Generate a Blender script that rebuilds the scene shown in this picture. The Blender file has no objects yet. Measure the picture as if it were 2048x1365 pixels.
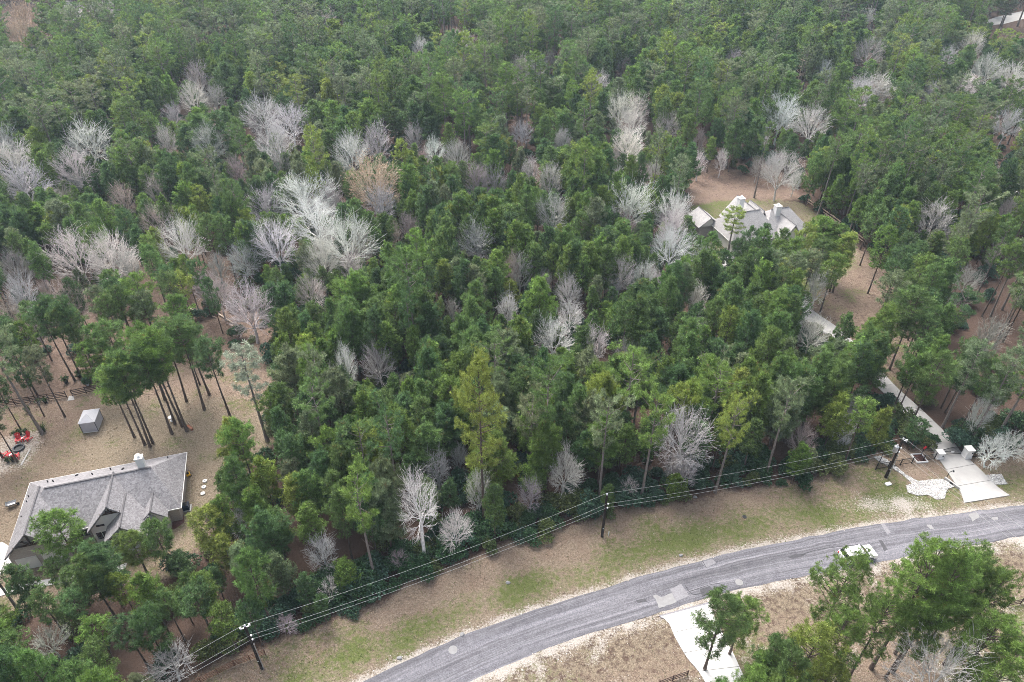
import bpy, math, random
import numpy as np
from mathutils import Vector, Matrix

# ------------------------------------------------------------------ camera, sky, sun, exposure
SC = bpy.context.scene
CAM_H, FPX, PITCH, CX, CY = 80.0, 1400.0, math.radians(36.7), 1024.0, 682.5
cam_data = bpy.data.cameras.new("camera")
cam_data.sensor_width = 36.0
cam_data.lens = 36.0 * FPX / 2048.0
cam_data.clip_start = 0.5
cam_data.clip_end = 6000.0
cam = bpy.data.objects.new("camera", cam_data)
cam.location = (0, 0, CAM_H)
cam.rotation_euler = (math.pi / 2 - PITCH, 0, 0)
SC.collection.objects.link(cam)
SC.camera = cam

SUN_EL, SUN_AZ = math.radians(58), math.radians(-28)      # soft light from beyond and to the left of the frame
world = bpy.data.worlds.new("World"); SC.world = world
world.use_nodes = True
wt = world.node_tree; wt.nodes.clear()
w_out = wt.nodes.new("ShaderNodeOutputWorld"); w_bg = wt.nodes.new("ShaderNodeBackground")
w_sky = wt.nodes.new("ShaderNodeTexSky"); w_hsv = wt.nodes.new("ShaderNodeHueSaturation")
w_sky.sky_type = 'NISHITA'; w_sky.sun_disc = False
w_sky.sun_elevation = SUN_EL; w_sky.sun_rotation = SUN_AZ
w_sky.air_density = 1.0; w_sky.dust_density = 6.0; w_sky.ozone_density = 1.0
w_hsv.inputs['Saturation'].default_value = 0.45            # thin cloud greys the blue out
w_bg.inputs['Strength'].default_value = 0.15
wt.links.new(w_sky.outputs[0], w_hsv.inputs['Color']); wt.links.new(w_hsv.outputs[0], w_bg.inputs['Color'])
wt.links.new(w_bg.outputs[0], w_out.inputs['Surface'])
sun_data = bpy.data.lights.new("sun", 'SUN'); sun_data.energy = 1.25; sun_data.angle = math.radians(30)
sun_data.color = (1.0, 0.96, 0.9)
sun = bpy.data.objects.new("sun", sun_data)
sdir = Vector((math.sin(SUN_AZ) * math.cos(SUN_EL), math.cos(SUN_AZ) * math.cos(SUN_EL), math.sin(SUN_EL)))
sun.rotation_euler = sdir.to_track_quat('Z', 'Y').to_euler()
sun.location = (0, 0, 200)
SC.collection.objects.link(sun)
SC.view_settings.view_transform = 'Standard'; SC.view_settings.look = 'None'
SC.view_settings.exposure = 1.5; SC.view_settings.gamma = 1.0
SC.cycles.max_bounces = 4; SC.cycles.diffuse_bounces = 2; SC.cycles.glossy_bounces = 2
SC.cycles.transmission_bounces = 3; SC.cycles.volume_bounces = 0; SC.cycles.use_denoising = True; SC.cycles.denoiser = 'OPENIMAGEDENOISE'; SC.cycles.denoising_input_passes = 'RGB_ALBEDO_NORMAL'; SC.cycles.denoising_prefilter = 'NONE'; SC.cycles.filter_width = 0.9

RNG = np.random.default_rng(7)
random.seed(7)
ROOT = SC.collection

# ------------------------------------------------------------------ survey: where a picture point lies on the ground
_f = np.array([0, math.cos(PITCH), -math.sin(PITCH)]); _u = np.array([0, math.sin(PITCH), math.cos(PITCH)]); _r = np.array([1.0, 0, 0])
def gp(x, y, z=0.0):
    d = _f + _r * (x - CX) / FPX - _u * (y - CY) / FPX
    t = (z - CAM_H) / d[2]
    return np.array([d[0] * t, d[1] * t])
def px(P):
    P = np.asarray(P, float).reshape(-1, 3); v = P - np.array([0, 0, CAM_H]); w = np.maximum(v @ _f, 1e-3)
    return np.stack([CX + FPX * (v @ _r) / w, CY - FPX * (v @ _u) / w], 1)
def inpoly(pts, poly):
    x, y = pts[:, 0], pts[:, 1]; c = np.zeros(len(pts), bool); n = len(poly)
    for i in range(n):
        x1, y1 = poly[i]; x2, y2 = poly[i - 1]
        if y1 == y2: continue
        c ^= ((y1 > y) != (y2 > y)) & (x < (x2 - x1) * (y - y1) / (y2 - y1) + x1)
    return c

# ------------------------------------------------------------------ mesh helpers
def link(o, parent=None):
    ROOT.objects.link(o)
    if parent is not None: o.parent = parent
    return o
def mesh_np(name, V, F, mats=(), col=None, smooth=False):
    """V (n,3), F list of arrays of equal-size faces"""
    me = bpy.data.meshes.new(name)
    V = np.asarray(V, np.float32); Fs = [np.asarray(f, np.int32) for f in F if len(f)]
    me.vertices.add(len(V)); me.vertices.foreach_set("co", V.ravel())
    loops = np.concatenate([f.ravel() for f in Fs]); sizes = np.concatenate([np.full(len(f), f.shape[1], np.int32) for f in Fs])
    me.loops.add(len(loops)); me.loops.foreach_set("vertex_index", loops)
    me.polygons.add(len(sizes)); starts = np.concatenate([[0], np.cumsum(sizes)[:-1]]).astype(np.int32)
    me.polygons.foreach_set("loop_start", starts); me.polygons.foreach_set("loop_total", sizes)
    if smooth: me.polygons.foreach_set("use_smooth", np.ones(len(sizes), bool))
    if col is not None:
        a = me.color_attributes.new("tv", 'FLOAT_COLOR', 'POINT')
        c = np.ones((len(V), 4), np.float32); c[:, :col.shape[1]] = col
        a.data.foreach_set("color", c.ravel())
    for m in mats: me.materials.append(m)
    me.update(calc_edges=True); me.validate()
    return me
class MB:
    def __init__(s): s.v = []; s.f = []
    def add(s, V, F):
        b = len(s.v); s.v += [tuple(map(float, p)) for p in V]; s.f += [tuple(b + i for i in f) for f in F]; return s
    def box(s, c, d, rz=0.0, rx=0.0, ry=0.0):
        M = Matrix.Rotation(rz, 3, 'Z') @ Matrix.Rotation(ry, 3, 'Y') @ Matrix.Rotation(rx, 3, 'X')
        V = [Vector(c) + M @ Vector((sx * d[0] / 2, sy * d[1] / 2, sz * d[2] / 2)) for sz in (-1, 1) for sy in (-1, 1) for sx in (-1, 1)]
        return s.add(V, [(0, 2, 3, 1), (4, 5, 7, 6), (0, 1, 5, 4), (2, 6, 7, 3), (0, 4, 6, 2), (1, 3, 7, 5)])
    def bar(s, a, b, w, h):
        a = Vector(a); b = Vector(b); d = (b - a).normalized()
        up = Vector((0, 0, 1)) if abs(d.z) < .95 else Vector((0, 1, 0))
        x = d.cross(up).normalized(); y = x.cross(d).normalized()
        V = [p + x * sx * w / 2 + y * sy * h / 2 for p in (a, b) for sx, sy in ((-1, -1), (1, -1), (1, 1), (-1, 1))]
        return s.add(V, [(0, 3, 2, 1), (4, 5, 6, 7), (0, 1, 5, 4), (1, 2, 6, 5), (2, 3, 7, 6), (3, 0, 4, 7)])
    def tube(s, pts, rads, n=8, cap=True):
        pts = [Vector(p) for p in pts]; V = []; F = []
        for i, p in enumerate(pts):
            d = (pts[min(i + 1, len(pts) - 1)] - pts[max(i - 1, 0)]).normalized()
            up = Vector((0, 0, 1)) if abs(d.z) < .9 else Vector((1, 0, 0))
            x = d.cross(up).normalized(); y = d.cross(x)
            r = rads[i] if hasattr(rads, '__len__') else rads
            V += [p + (x * math.cos(6.28319 * k / n) + y * math.sin(6.28319 * k / n)) * r for k in range(n)]
        for i in range(len(pts) - 1):
            for k in range(n):
                F.append((i * n + k, i * n + (k + 1) % n, (i + 1) * n + (k + 1) % n, (i + 1) * n + k))
        if cap: F += [tuple(range(n))[::-1], tuple((len(pts) - 1) * n + k for k in range(n))]
        return s.add(V, F)
    def prism(s, poly, z0, z1):
        n = len(poly); V = [(x, y, z0) for x, y in poly] + [(x, y, z1) for x, y in poly]
        F = [tuple(range(n))[::-1], tuple(range(n, 2 * n))] + [(i, (i + 1) % n, n + (i + 1) % n, n + i) for i in range(n)]
        return s.add(V, F)
    def mesh(s, name, mat, smooth=False):
        me = bpy.data.meshes.new(name); me.from_pydata(s.v, [], s.f)
        for m in (mat if isinstance(mat, (list, tuple)) else [mat]): me.materials.append(m)
        if smooth: me.polygons.foreach_set("use_smooth", np.ones(len(me.polygons), bool))
        me.update(); return me
    def build(s, name, mat, parent=None, smooth=False):
        return link(bpy.data.objects.new(name, s.mesh(name, mat, smooth)), parent)
def tag(o, label=None, cat=None, group=None, kind=None):
    if label: o['label'] = label
    if cat: o['category'] = cat
    if group: o['group'] = group
    if kind: o['kind'] = kind
    return o
def thing(name, label, cat, loc=(0, 0, 0), rz=0.0, group=None):
    o = bpy.data.objects.new(name, None); o.empty_display_size = .3
    o.location = loc; o.rotation_euler = (0, 0, rz); link(o)
    return tag(o, label, cat, group)
def child(name, me, parent):
    return link(bpy.data.objects.new(name, me), parent)

# ------------------------------------------------------------------ materials
def newmat(name):
    m = bpy.data.materials.new(name); m.use_nodes = True; m.node_tree.nodes.clear()
    return m, m.node_tree.nodes, m.node_tree.links
def N(nodes, typ, **kw):
    n = nodes.new(typ)
    for k, v in kw.items():
        if k.startswith('i_'):
            key = k[2:]; key = int(key) if key.isdigit() else key.replace('_', ' ')
            n.inputs[key].default_value = v
        else: setattr(n, k, v)
    return n
def mixc(nodes, links, fac, a, b, blend='MIX'):
    n = nodes.new("ShaderNodeMix"); n.data_type = 'RGBA'; n.blend_type = blend
    for i, s in ((0, fac), (6, a), (7, b)):
        if hasattr(s, 'is_linked') or hasattr(s, 'links'): links.new(s, n.inputs[i])
        else: n.inputs[i].default_value = s if i == 0 else (*s, 1)
    return n.outputs[2]
def noise(nodes, links, vec, scale, detail=3.0, rough=.55, lo=None, hi=None):
    n = N(nodes, "ShaderNodeTexNoise"); n.inputs['Scale'].default_value = scale; n.inputs['Detail'].default_value = detail; n.inputs['Roughness'].default_value = rough
    if vec is not None: links.new(vec, n.inputs['Vector'])
    o = n.outputs[0]
    if lo is not None:
        mr = N(nodes, "ShaderNodeMapRange"); mr.inputs[1].default_value = lo; mr.inputs[2].default_value = hi
        links.new(o, mr.inputs[0]); o = mr.outputs[0]
    return o
def simple(name, col, rough=.7, var=.25, scale=3.0, metal=0.0, spec=.3, bump=0.0, col2=None, alpha=1.0):
    """base colour with grain and wear of its own"""
    m, n, l = newmat(name)
    out = N(n, "ShaderNodeOutputMaterial"); b = N(n, "ShaderNodeBsdfPrincipled")
    b.inputs['Roughness'].default_value = rough; b.inputs['Metallic'].default_value = metal; b.inputs['Specular IOR Level'].default_value = spec
    tc = N(n, "ShaderNodeTexCoord")
    f = noise(n, l, tc.outputs['Object'], scale, 5, .65, .3, .7)
    c2 = col2 or tuple(c * (1 - var) for c in col)
    c = mixc(n, l, f, tuple(min(1, x * (1 + var * .4)) for x in col), c2)
    l.new(c, b.inputs['Base Color'])
    if bump:
        bp = N(n, "ShaderNodeBump"); bp.inputs['Strength'].default_value = bump; bp.inputs['Distance'].default_value = .05
        l.new(noise(n, l, tc.outputs['Object'], scale * 6, 4, .7), bp.inputs['Height']); l.new(bp.outputs[0], b.inputs['Normal'])
    if alpha < 1: b.inputs['Alpha'].default_value = alpha
    l.new(b.outputs[0], out.inputs[0]); return m
def foliage(name, source, transl=.44, var=.62, spec=.25):
    """leaf colour: tone of the plant x per-tuft variation"""
    m, n, l = newmat(name)
    out = N(n, "ShaderNodeOutputMaterial"); b = N(n, "ShaderNodeBsdfPrincipled"); t = N(n, "ShaderNodeBsdfTranslucent"); mx = N(n, "ShaderNodeMixShader")
    b.inputs['Roughness'].default_value = .55; b.inputs['Specular IOR Level'].default_value = spec
    if source == 'OBJECT': tone = N(n, "ShaderNodeObjectInfo").outputs['Color']
    else:
        a = N(n, "ShaderNodeAttribute"); a.attribute_type = 'INSTANCER'; a.attribute_name = 'tone'; tone = a.outputs['Color']
    v = N(n, "ShaderNodeVertexColor"); v.layer_name = "tv"
    sp = N(n, "ShaderNodeSeparateColor"); l.new(v.outputs[0], sp.inputs[0])
    mr = N(n, "ShaderNodeMapRange"); mr.clamp = False; mr.inputs[3].default_value = 1 - var; mr.inputs[4].default_value = 1 + var
    l.new(sp.outputs[0], mr.inputs[0])
    vm = N(n, "ShaderNodeVectorMath", operation='SCALE'); l.new(tone, vm.inputs[0]); l.new(mr.outputs[0], vm.inputs['Scale'])
    # some tufts older and yellower, a few browned
    c = mixc(n, l, sp.outputs[1], vm.outputs[0], (.20, .13, .05))
    l.new(c, b.inputs['Base Color']); l.new(c, t.inputs['Color'])
    mx.inputs[0].default_value = transl
    l.new(b.outputs[0], mx.inputs[1]); l.new(t.outputs[0], mx.inputs[2]); l.new(mx.outputs[0], out.inputs[0]); return m
def tinted(name, source, rough=.85, var=.35, scale=2.5):
    m, n, l = newmat(name)
    out = N(n, "ShaderNodeOutputMaterial"); b = N(n, "ShaderNodeBsdfPrincipled"); b.inputs['Roughness'].default_value = rough; b.inputs['Specular IOR Level'].default_value = .15
    if source == 'OBJECT': tone = N(n, "ShaderNodeObjectInfo").outputs['Color']
    else:
        a = N(n, "ShaderNodeAttribute"); a.attribute_type = 'INSTANCER'; a.attribute_name = 'tone'; tone = a.outputs['Color']
    tc = N(n, "ShaderNodeTexCoord"); f = noise(n, l, tc.outputs['Object'], scale, 4, .7, .25, .75)
    mr = N(n, "ShaderNodeMapRange"); mr.inputs[3].default_value = 1 - var; mr.inputs[4].default_value = 1 + var; l.new(f, mr.inputs[0])
    vm = N(n, "ShaderNodeVectorMath", operation='SCALE'); l.new(tone, vm.inputs[0]); l.new(mr.outputs[0], vm.inputs['Scale'])
    l.new(vm.outputs[0], b.inputs['Base Color']); l.new(b.outputs[0], out.inputs[0]); return m

M = {}
M['needle'] = foliage("pine_needles", 'OBJECT'); M['needle_far'] = foliage("pine_needles_mass", 'INSTANCER')
M['leaf'] = foliage("evergreen_leaves", 'OBJECT', .2, .6, .35); M['leaf_far'] = foliage("evergreen_leaves_mass", 'INSTANCER', .2, .6, .35)
M['bark'] = simple("pine_bark", (.125, .095, .08), .95, .5, 6, bump=.4)
M['bark_pale'] = simple("old_pine_bark", (.21, .18, .165), .95, .45, 5, bump=.4)
M['bare'] = tinted("bare_bark", 'OBJECT'); M['bare_far'] = tinted("bare_bark_mass", 'INSTANCER')
M['dryleaf'] = simple("dry_leaves", (.50, .36, .25), .8, .4, 2)
M['concrete'] = simple("concrete", (.37, .36, .35), .85, .14, .5, bump=.1)
M['concrete_new'] = simple("new_concrete", (.52, .51, .50), .85, .08, .4, bump=.1)
M['white'] = simple("white_paint", (.68, .67, .66), .6, .08, 2)
M['cream'] = simple("pale_siding", (.62, .60, .57), .75, .12, 1.5)
M['trim'] = simple("white_trim", (.68, .67, .65), .5, .06, 2)
M['timber'] = simple("dark_stained_timber", (.055, .032, .024), .7, .4, 4)
M['fencewood'] = simple("weathered_brown_fence", (.075, .05, .042), .85, .4, 4, bump=.2)
M['rustpipe'] = simple("rust_brown_pipe", (.15, .075, .05), .8, .4, 4)
M['tanwood'] = simple("pale_new_lumber", (.50, .38, .29), .8, .25, 3)
M['iron'] = simple("black_iron", (.018, .018, .02), .5, .3, 6, metal=.3)
M['black'] = simple("black_plastic", (.02, .02, .022), .5, .3, 5)
M['dkgrey'] = simple("dark_grey_metal", (.06, .065, .075), .5, .3, 5, metal=.4)
M['steel'] = simple("galvanised_steel", (.45, .46, .48), .4, .2, 5, metal=.7)
M['ceramic'] = simple("pale_glazed_ceramic", (.72, .73, .74), .3, .1, 5)
M['glass'] = simple("dark_window_glass", (.02, .025, .03), .08, .2, 2, spec=.6)
M['red'] = simple("red_painted_plastic", (.62, .02, .035), .45, .15, 3)
M['yellow'] = simple("yellow_plastic", (.75, .42, .03), .5, .2, 3)
M['terracotta'] = simple("terracotta", (.35, .15, .09), .8, .3, 4)
M['poletar'] = simple("creosoted_pole", (.030, .022, .019), .85, .4, 3, bump=.2)
M['wire'] = simple("bare_aluminium_wire", (.40, .41, .40), .6, .1, 3)
M['mulch'] = simple("red_bark_mulch", (.12, .05, .04), .95, .5, 3, bump=.5)
M['log'] = simple("debarked_log", (.52, .42, .34), .85, .25, 2, bump=.2)
M['canvas'] = simple("grey_canopy_canvas", (.42, .42, .45), .8, .12, 2)
M['screen'] = simple("pale_mesh_screen", (.50, .50, .55), .8, .1, 2, alpha=.72)
M['bluebarrel'] = simple("dark_blue_plastic", (.02, .035, .07), .5, .3, 3)
M['rubber'] = simple("tyre_rubber", (.02, .02, .02), .9, .2, 5)
M['carpaint'] = simple("white_car_paint", (.80, .80, .80), .25, .03, 1, spec=.5)
def brickmat():
    m, n, l = newmat("pale_painted_brick"); out = N(n, "ShaderNodeOutputMaterial"); b = N(n, "ShaderNodeBsdfPrincipled"); b.inputs['Roughness'].default_value = .85
    tc = N(n, "ShaderNodeTexCoord"); br = N(n, "ShaderNodeTexBrick"); br.inputs['Scale'].default_value = 3.0
    br.inputs['Color1'].default_value = (.42, .37, .34, 1); br.inputs['Color2'].default_value = (.30, .25, .235, 1); br.inputs['Mortar'].default_value = (.48, .46, .44, 1)
    br.inputs['Mortar Size'].default_value = .02
    mp = N(n, "ShaderNodeMapping"); mp.inputs['Rotation'].default_value = (math.pi / 2, 0, 0); l.new(tc.outputs['Object'], mp.inputs[0]); l.new(mp.outputs[0], br.inputs['Vector'])
    l.new(br.outputs[0], b.inputs['Base Color']); l.new(b.outputs[0], out.inputs[0]); return m
M['brick'] = brickmat()
def shingle(name, a, c):
    m, n, l = newmat(name); out = N(n, "ShaderNodeOutputMaterial"); b = N(n, "ShaderNodeBsdfPrincipled"); b.inputs['Roughness'].default_value = .75; b.inputs['Specular IOR Level'].default_value = .35
    tc = N(n, "ShaderNodeTexCoord"); v = N(n, "ShaderNodeTexVoronoi"); v.inputs['Scale'].default_value = 5.5; l.new(tc.outputs['Object'], v.inputs['Vector'])
    sp = N(n, "ShaderNodeSeparateColor"); l.new(v.outputs['Color'], sp.inputs[0])
    col = mixc(n, l, sp.outputs[0], a, c)
    f = noise(n, l, tc.outputs['Object'], .5, 4, .6, .35, .65)
    col = mixc(n, l, .13, col, mixc(n, l, f, tuple(x * .6 for x in c), tuple(min(1, x * 1.2) for x in a)))
    l.new(col, b.inputs['Base Color'])
    bp = N(n, "ShaderNodeBump"); bp.inputs['Strength'].default_value = .35; bp.inputs['Distance'].default_value = .03; l.new(sp.outputs[1], bp.inputs['Height']); l.new(bp.outputs[0], b.inputs['Normal'])
    l.new(b.outputs[0], out.inputs[0]); return m
M['shingle'] = shingle("weathered_grey_shingle", (.275, .265, .275), (.135, .128, .135))
M['shingle2'] = shingle("pale_grey_shingle", (.38, .365, .36), (.27, .26, .26))
M['ridgecap'] = simple("ridge_cap_shingle", (.10, .095, .10), .85, .3, 4)

# ------------------------------------------------------------------ plan of the site (survey points)
ROAD_UP = [(600, 1440), (724, 1365), (887, 1289), (1024, 1236), (1174, 1189), (1274, 1156), (1399, 1123), (1536, 1091), (1761, 1049), (1911, 1028), (2048, 1011), (2250, 985)]
ROAD_LO = [(800, 1440), (937, 1365), (1024, 1325), (1149, 1276), (1274, 1239), (1424, 1192), (1536, 1166), (1661, 1142), (1823, 1111), (2048, 1071), (2300, 1025)]
EDGE = [(330, 1400), (420, 1345), (540, 1288), (690, 1237), (790, 1187), (940, 1122), (1060, 1082), (1180, 1042), (1300, 1017), (1450, 987), (1560, 972), (1660, 960), (1730, 925), (1765, 905), (1830, 893)]
VERGE = EDGE + [(1868, 905), (1940, 905), (2060, 905), (2200, 920), (2300, 1440), (300, 1440)]
LAWN_L = [(-60, 985), (0, 930), (95, 885), (150, 850), (200, 800), (330, 790), (430, 790), (540, 800), (545, 890), (470, 960), (430, 1020), (400, 1100), (330, 1160), (200, 1190), (0, 1240), (-80, 1240)]
YARD_L = [(-60, 830), (190, 775), (545, 690), (545, 890), (200, 990), (-60, 1010)]
FLOOR_L = [(-60, 560), (270, 520), (420, 480), (540, 620), (560, 800), (-60, 840)]
PATIO = [(-40, 905), (30, 862), (90, 862), (82, 890), (40, 935), (-40, 965)]
LAWN_R = [(1380, 412), (1480, 400), (1560, 400), (1600, 408), (1720, 490), (1720, 520), (1640, 590), (1540, 600), (1380, 520)]
NEEDLE_R = [(1370, 345), (1560, 350), (1600, 400), (1560, 402), (1480, 402), (1370, 412)]
CLEAR_R = [(1600, 500), (1740, 500), (1810, 560), (1860, 720), (1800, 790), (1600, 640)]
DRIVE_L = [(1928, 1007), (1921, 985), (1906, 962), (1890, 937), (1873, 912), (1852, 882), (1827, 847), (1800, 818), (1770, 790), (1738, 757), (1700, 715), (1655, 672), (1610, 640), (1560, 600), (1510, 560), (1490, 520)]
DRIVE_R = [(2020, 992), (1996, 976), (1975, 955), (1950, 930), (1924, 907), (1896, 872), (1868, 844), (1836, 814), (1800, 782), (1764, 745), (1725, 702), (1676, 657), (1630, 625), (1582, 588), (1540, 552), (1520, 516)]
DRV2_L = [(1321, 1234), (1337, 1246), (1350, 1275), (1374, 1316), (1398, 1345), (1430, 1400), (1470, 1480)]
DRV2_R = [(1419, 1208), (1428, 1232), (1444, 1266), (1468, 1311), (1486, 1350), (1515, 1400), (1560, 1480)]
ROCK_L = [(1747, 914), (1760, 912), (1786, 928), (1812, 950), (1836, 963), (1880, 958), (1900, 965), (1908, 974), (1893, 980), (1889, 998), (1873, 1000), (1855, 990), (1835, 992), (1815, 985), (1812, 972), (1824, 968), (1805, 950), (1780, 935), (1755, 922)]
ROCK_R = [(1970, 951), (2002, 949), (2015, 969), (1988, 970)]
TRACK = [(1960, 46), (1995, 34), (2048, 22), (2120, 10), (2120, 26), (2048, 38), (2010, 48), (1975, 52)]
PATCH_R = [(1985, 303), (2048, 296), (2120, 290), (2120, 320), (2048, 316), (1995, 318)]
FAR_L = [(-80, 10), (180, 20), (215, 60), (90, 100), (-80, 90)]
def G(poly): return np.array([gp(*p) for p in poly])
def resample(P, n):
    """smooth curve through points"""
    P = np.asarray(P, float); d = np.concatenate([[0], np.cumsum(np.hypot(*np.diff(P, axis=0).T))]); t = np.linspace(0, d[-1], n); out = []
    for s in t:
        i = min(max(np.searchsorted(d, s) - 1, 0), len(P) - 2); k = (s - d[i]) / max(d[i + 1] - d[i], 1e-6)
        p0 = P[max(i - 1, 0)]; p1 = P[i]; p2 = P[i + 1]; p3 = P[min(i + 2, len(P) - 1)]
        out.append(.5 * (2 * p1 + (p2 - p0) * k + (2 * p0 - 5 * p1 + 4 * p2 - p3) * k * k + (3 * p1 - p0 - 3 * p2 + p3) * k ** 3))
    return np.array(out)
RU, RL = resample(G(ROAD_UP), 160), resample(G(ROAD_LO), 160)

# ------------------------------------------------------------------ ground
STEP = .6
def axis(lo, hi, ends_lo, ends_hi): return np.concatenate([ends_lo, np.arange(lo, hi, STEP), ends_hi])
gx = axis(-100, 110, [-1200, -700, -420, -300, -220, -160, -120], [112, 122, 150, 190, 240, 300, 420, 700, 1200])
gy = axis(28, 175, [-300, -100, 0, 15], [177, 190, 215, 250, 300, 350, 420, 600, 1000, 1600])
X, Y = np.meshgrid(gx, gy); nx, ny = len(gx), len(gy)
PT = np.stack([X.ravel(), Y.ravel()], 1)
def vnoise(P, s, seed):
    """smooth value noise"""
    r = np.random.default_rng(seed); T = r.random((256, 256)); q = P / s; i = np.floor(q).astype(int); f = q - i; f = f * f * (3 - 2 * f)
    a = T[i[:, 0] % 256, i[:, 1] % 256]; b = T[(i[:, 0] + 1) % 256, i[:, 1] % 256]; c = T[i[:, 0] % 256, (i[:, 1] + 1) % 256]; d = T[(i[:, 0] + 1) % 256, (i[:, 1] + 1) % 256]
    return (a * (1 - f[:, 0]) + b * f[:, 0]) * (1 - f[:, 1]) + (c * (1 - f[:, 0]) + d * f[:, 0]) * f[:, 1]
JIT = PT + np.stack([vnoise(PT, 2.1, 1) - .5, vnoise(PT, 2.1, 2) - .5], 1) * 1.8
def blur(a, k=1):
    A = a.reshape(ny, nx).astype(float)
    for _ in range(k):
        p = np.pad(A, 1, mode='edge'); A = (p[1:-1, 1:-1] * 2 + p[:-2, 1:-1] + p[2:, 1:-1] + p[1:-1, :-2] + p[1:-1, 2:]) / 6
    return A.ravel()
def mask(poly, k=2): return blur(inpoly(JIT, G(poly)), k)
def polydist(P, L):
    best = np.full(len(P), 1e9)
    for a, b in zip(L[:-1], L[1:]):
        d = b - a; t = np.clip(((P - a) @ d) / max(d @ d, 1e-9), 0, 1); best = np.minimum(best, np.hypot(*(P - a - t[:, None] * d).T))
    return best
near = (np.abs(PT[:, 0]) < 115) & (PT[:, 1] > 20) & (PT[:, 1] < 110)
dUp = np.full(len(PT), 1e3); dLo = dUp.copy(); dEd = dUp.copy()
dUp[near] = polydist(PT[near], RU[::4]); dLo[near] = polydist(PT[near], RL[::4]); dEd[near] = polydist(PT[near], G(EDGE))
roadpoly = np.concatenate([RU, RL[::-1]])
inroad = inpoly(PT, roadpoly)
verge = mask(VERGE); lawnL = mask(LAWN_L); yardL = mask(YARD_L, 3); lawnR = mask(LAWN_R, 3); needR = mask(NEEDLE_R, 2); clrR = mask(CLEAR_R, 3); patio = mask(PATIO, 1); floorL = mask(FLOOR_L, 4)
far = mask(TRACK, 1) + mask(PATCH_R, 1)
big = vnoise(PT, 9, 3); mid = vnoise(PT, 3.2, 4); sml = vnoise(PT, 1.1, 5)
# green grass / dry grass / pale stone / bare reddish soil (the rest is leaf litter)
below = (dLo < dUp)
green = verge * np.clip(-.05 + 1.5 * (big * .55 + mid * .45 - .42) + .62 * np.exp(-((dUp - 3.6) / 2.4) ** 2) * (~below), 0, 1)
green = np.maximum(green, lawnL * np.clip(1.7 * (mid * .5 + big * .5 - .50), 0, .8)); green = np.maximum(green, lawnR * np.clip(.35 + 1.3 * (big - .35), 0, .9))
green = np.maximum(green, clrR * np.clip(1.2 * (mid - .55), 0, .6)); green = np.maximum(green, yardL * np.clip(1.4 * (mid - .6), 0, .7))
dry = np.clip(verge * (.95 - .35 * below) + lawnL * .95 + yardL * .35 + lawnR * .8 + clrR * .35 + far * .3, 0, 1)
stone = np.exp(-(np.minimum(dUp + .35, 9) / 1.0) ** 2) * (.55 + .9 * sml) * (~below) + np.exp(-(np.minimum(dLo, 9) / 1.5) ** 2) * (.35 + .7 * sml) * below
stone += below * verge * np.clip(sml + mid - 1.05, 0, 1) * .7 + verge * (~below) * np.clip(big * .8 + sml * .6 - .95, 0, 1) * .4
ppx = px(np.column_stack([PT, np.zeros(len(PT))]))
stone += .75 * verge * np.exp(-(((ppx[:, 0] - 1790) / 75) ** 2 + ((ppx[:, 1] - 1010) / 18) ** 2)) * (.5 + sml)
stone = np.clip(stone, 0, 1) * np.clip(verge + .0, 0, 1); stone = np.maximum(stone, patio * (.35 + .4 * sml)); stone = np.maximum(stone, far * .9)
soil = np.clip(verge * np.exp(-(dEd / 7.0) ** 2) * (.75 + .7 * big), 0, 1) + needR * .5 + clrR * .4 + yardL * (1 - lawnL) * .6 + floorL * .35 + patio * .4
soil += verge * below * np.clip((dLo - 4) / 6, 0, .6) + verge * (ppx[:, 0] > 1680) * (ppx[:, 1] < 985) * .55
soil = np.clip(soil + lawnL * np.clip(big * 1.7 - .6, 0, .85), 0, 1)
Z = np.zeros(len(PT)); Z += (np.clip(verge + lawnL, 0, 1)) * (sml - .5) * .05
Z -= inroad * .03
V = np.column_stack([PT, Z - .02])
idx = np.arange(nx * ny).reshape(ny, nx)
F = np.stack([idx[:-1, :-1], idx[:-1, 1:], idx[1:, 1:], idx[1:, :-1]], -1).reshape(-1, 4)
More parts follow.
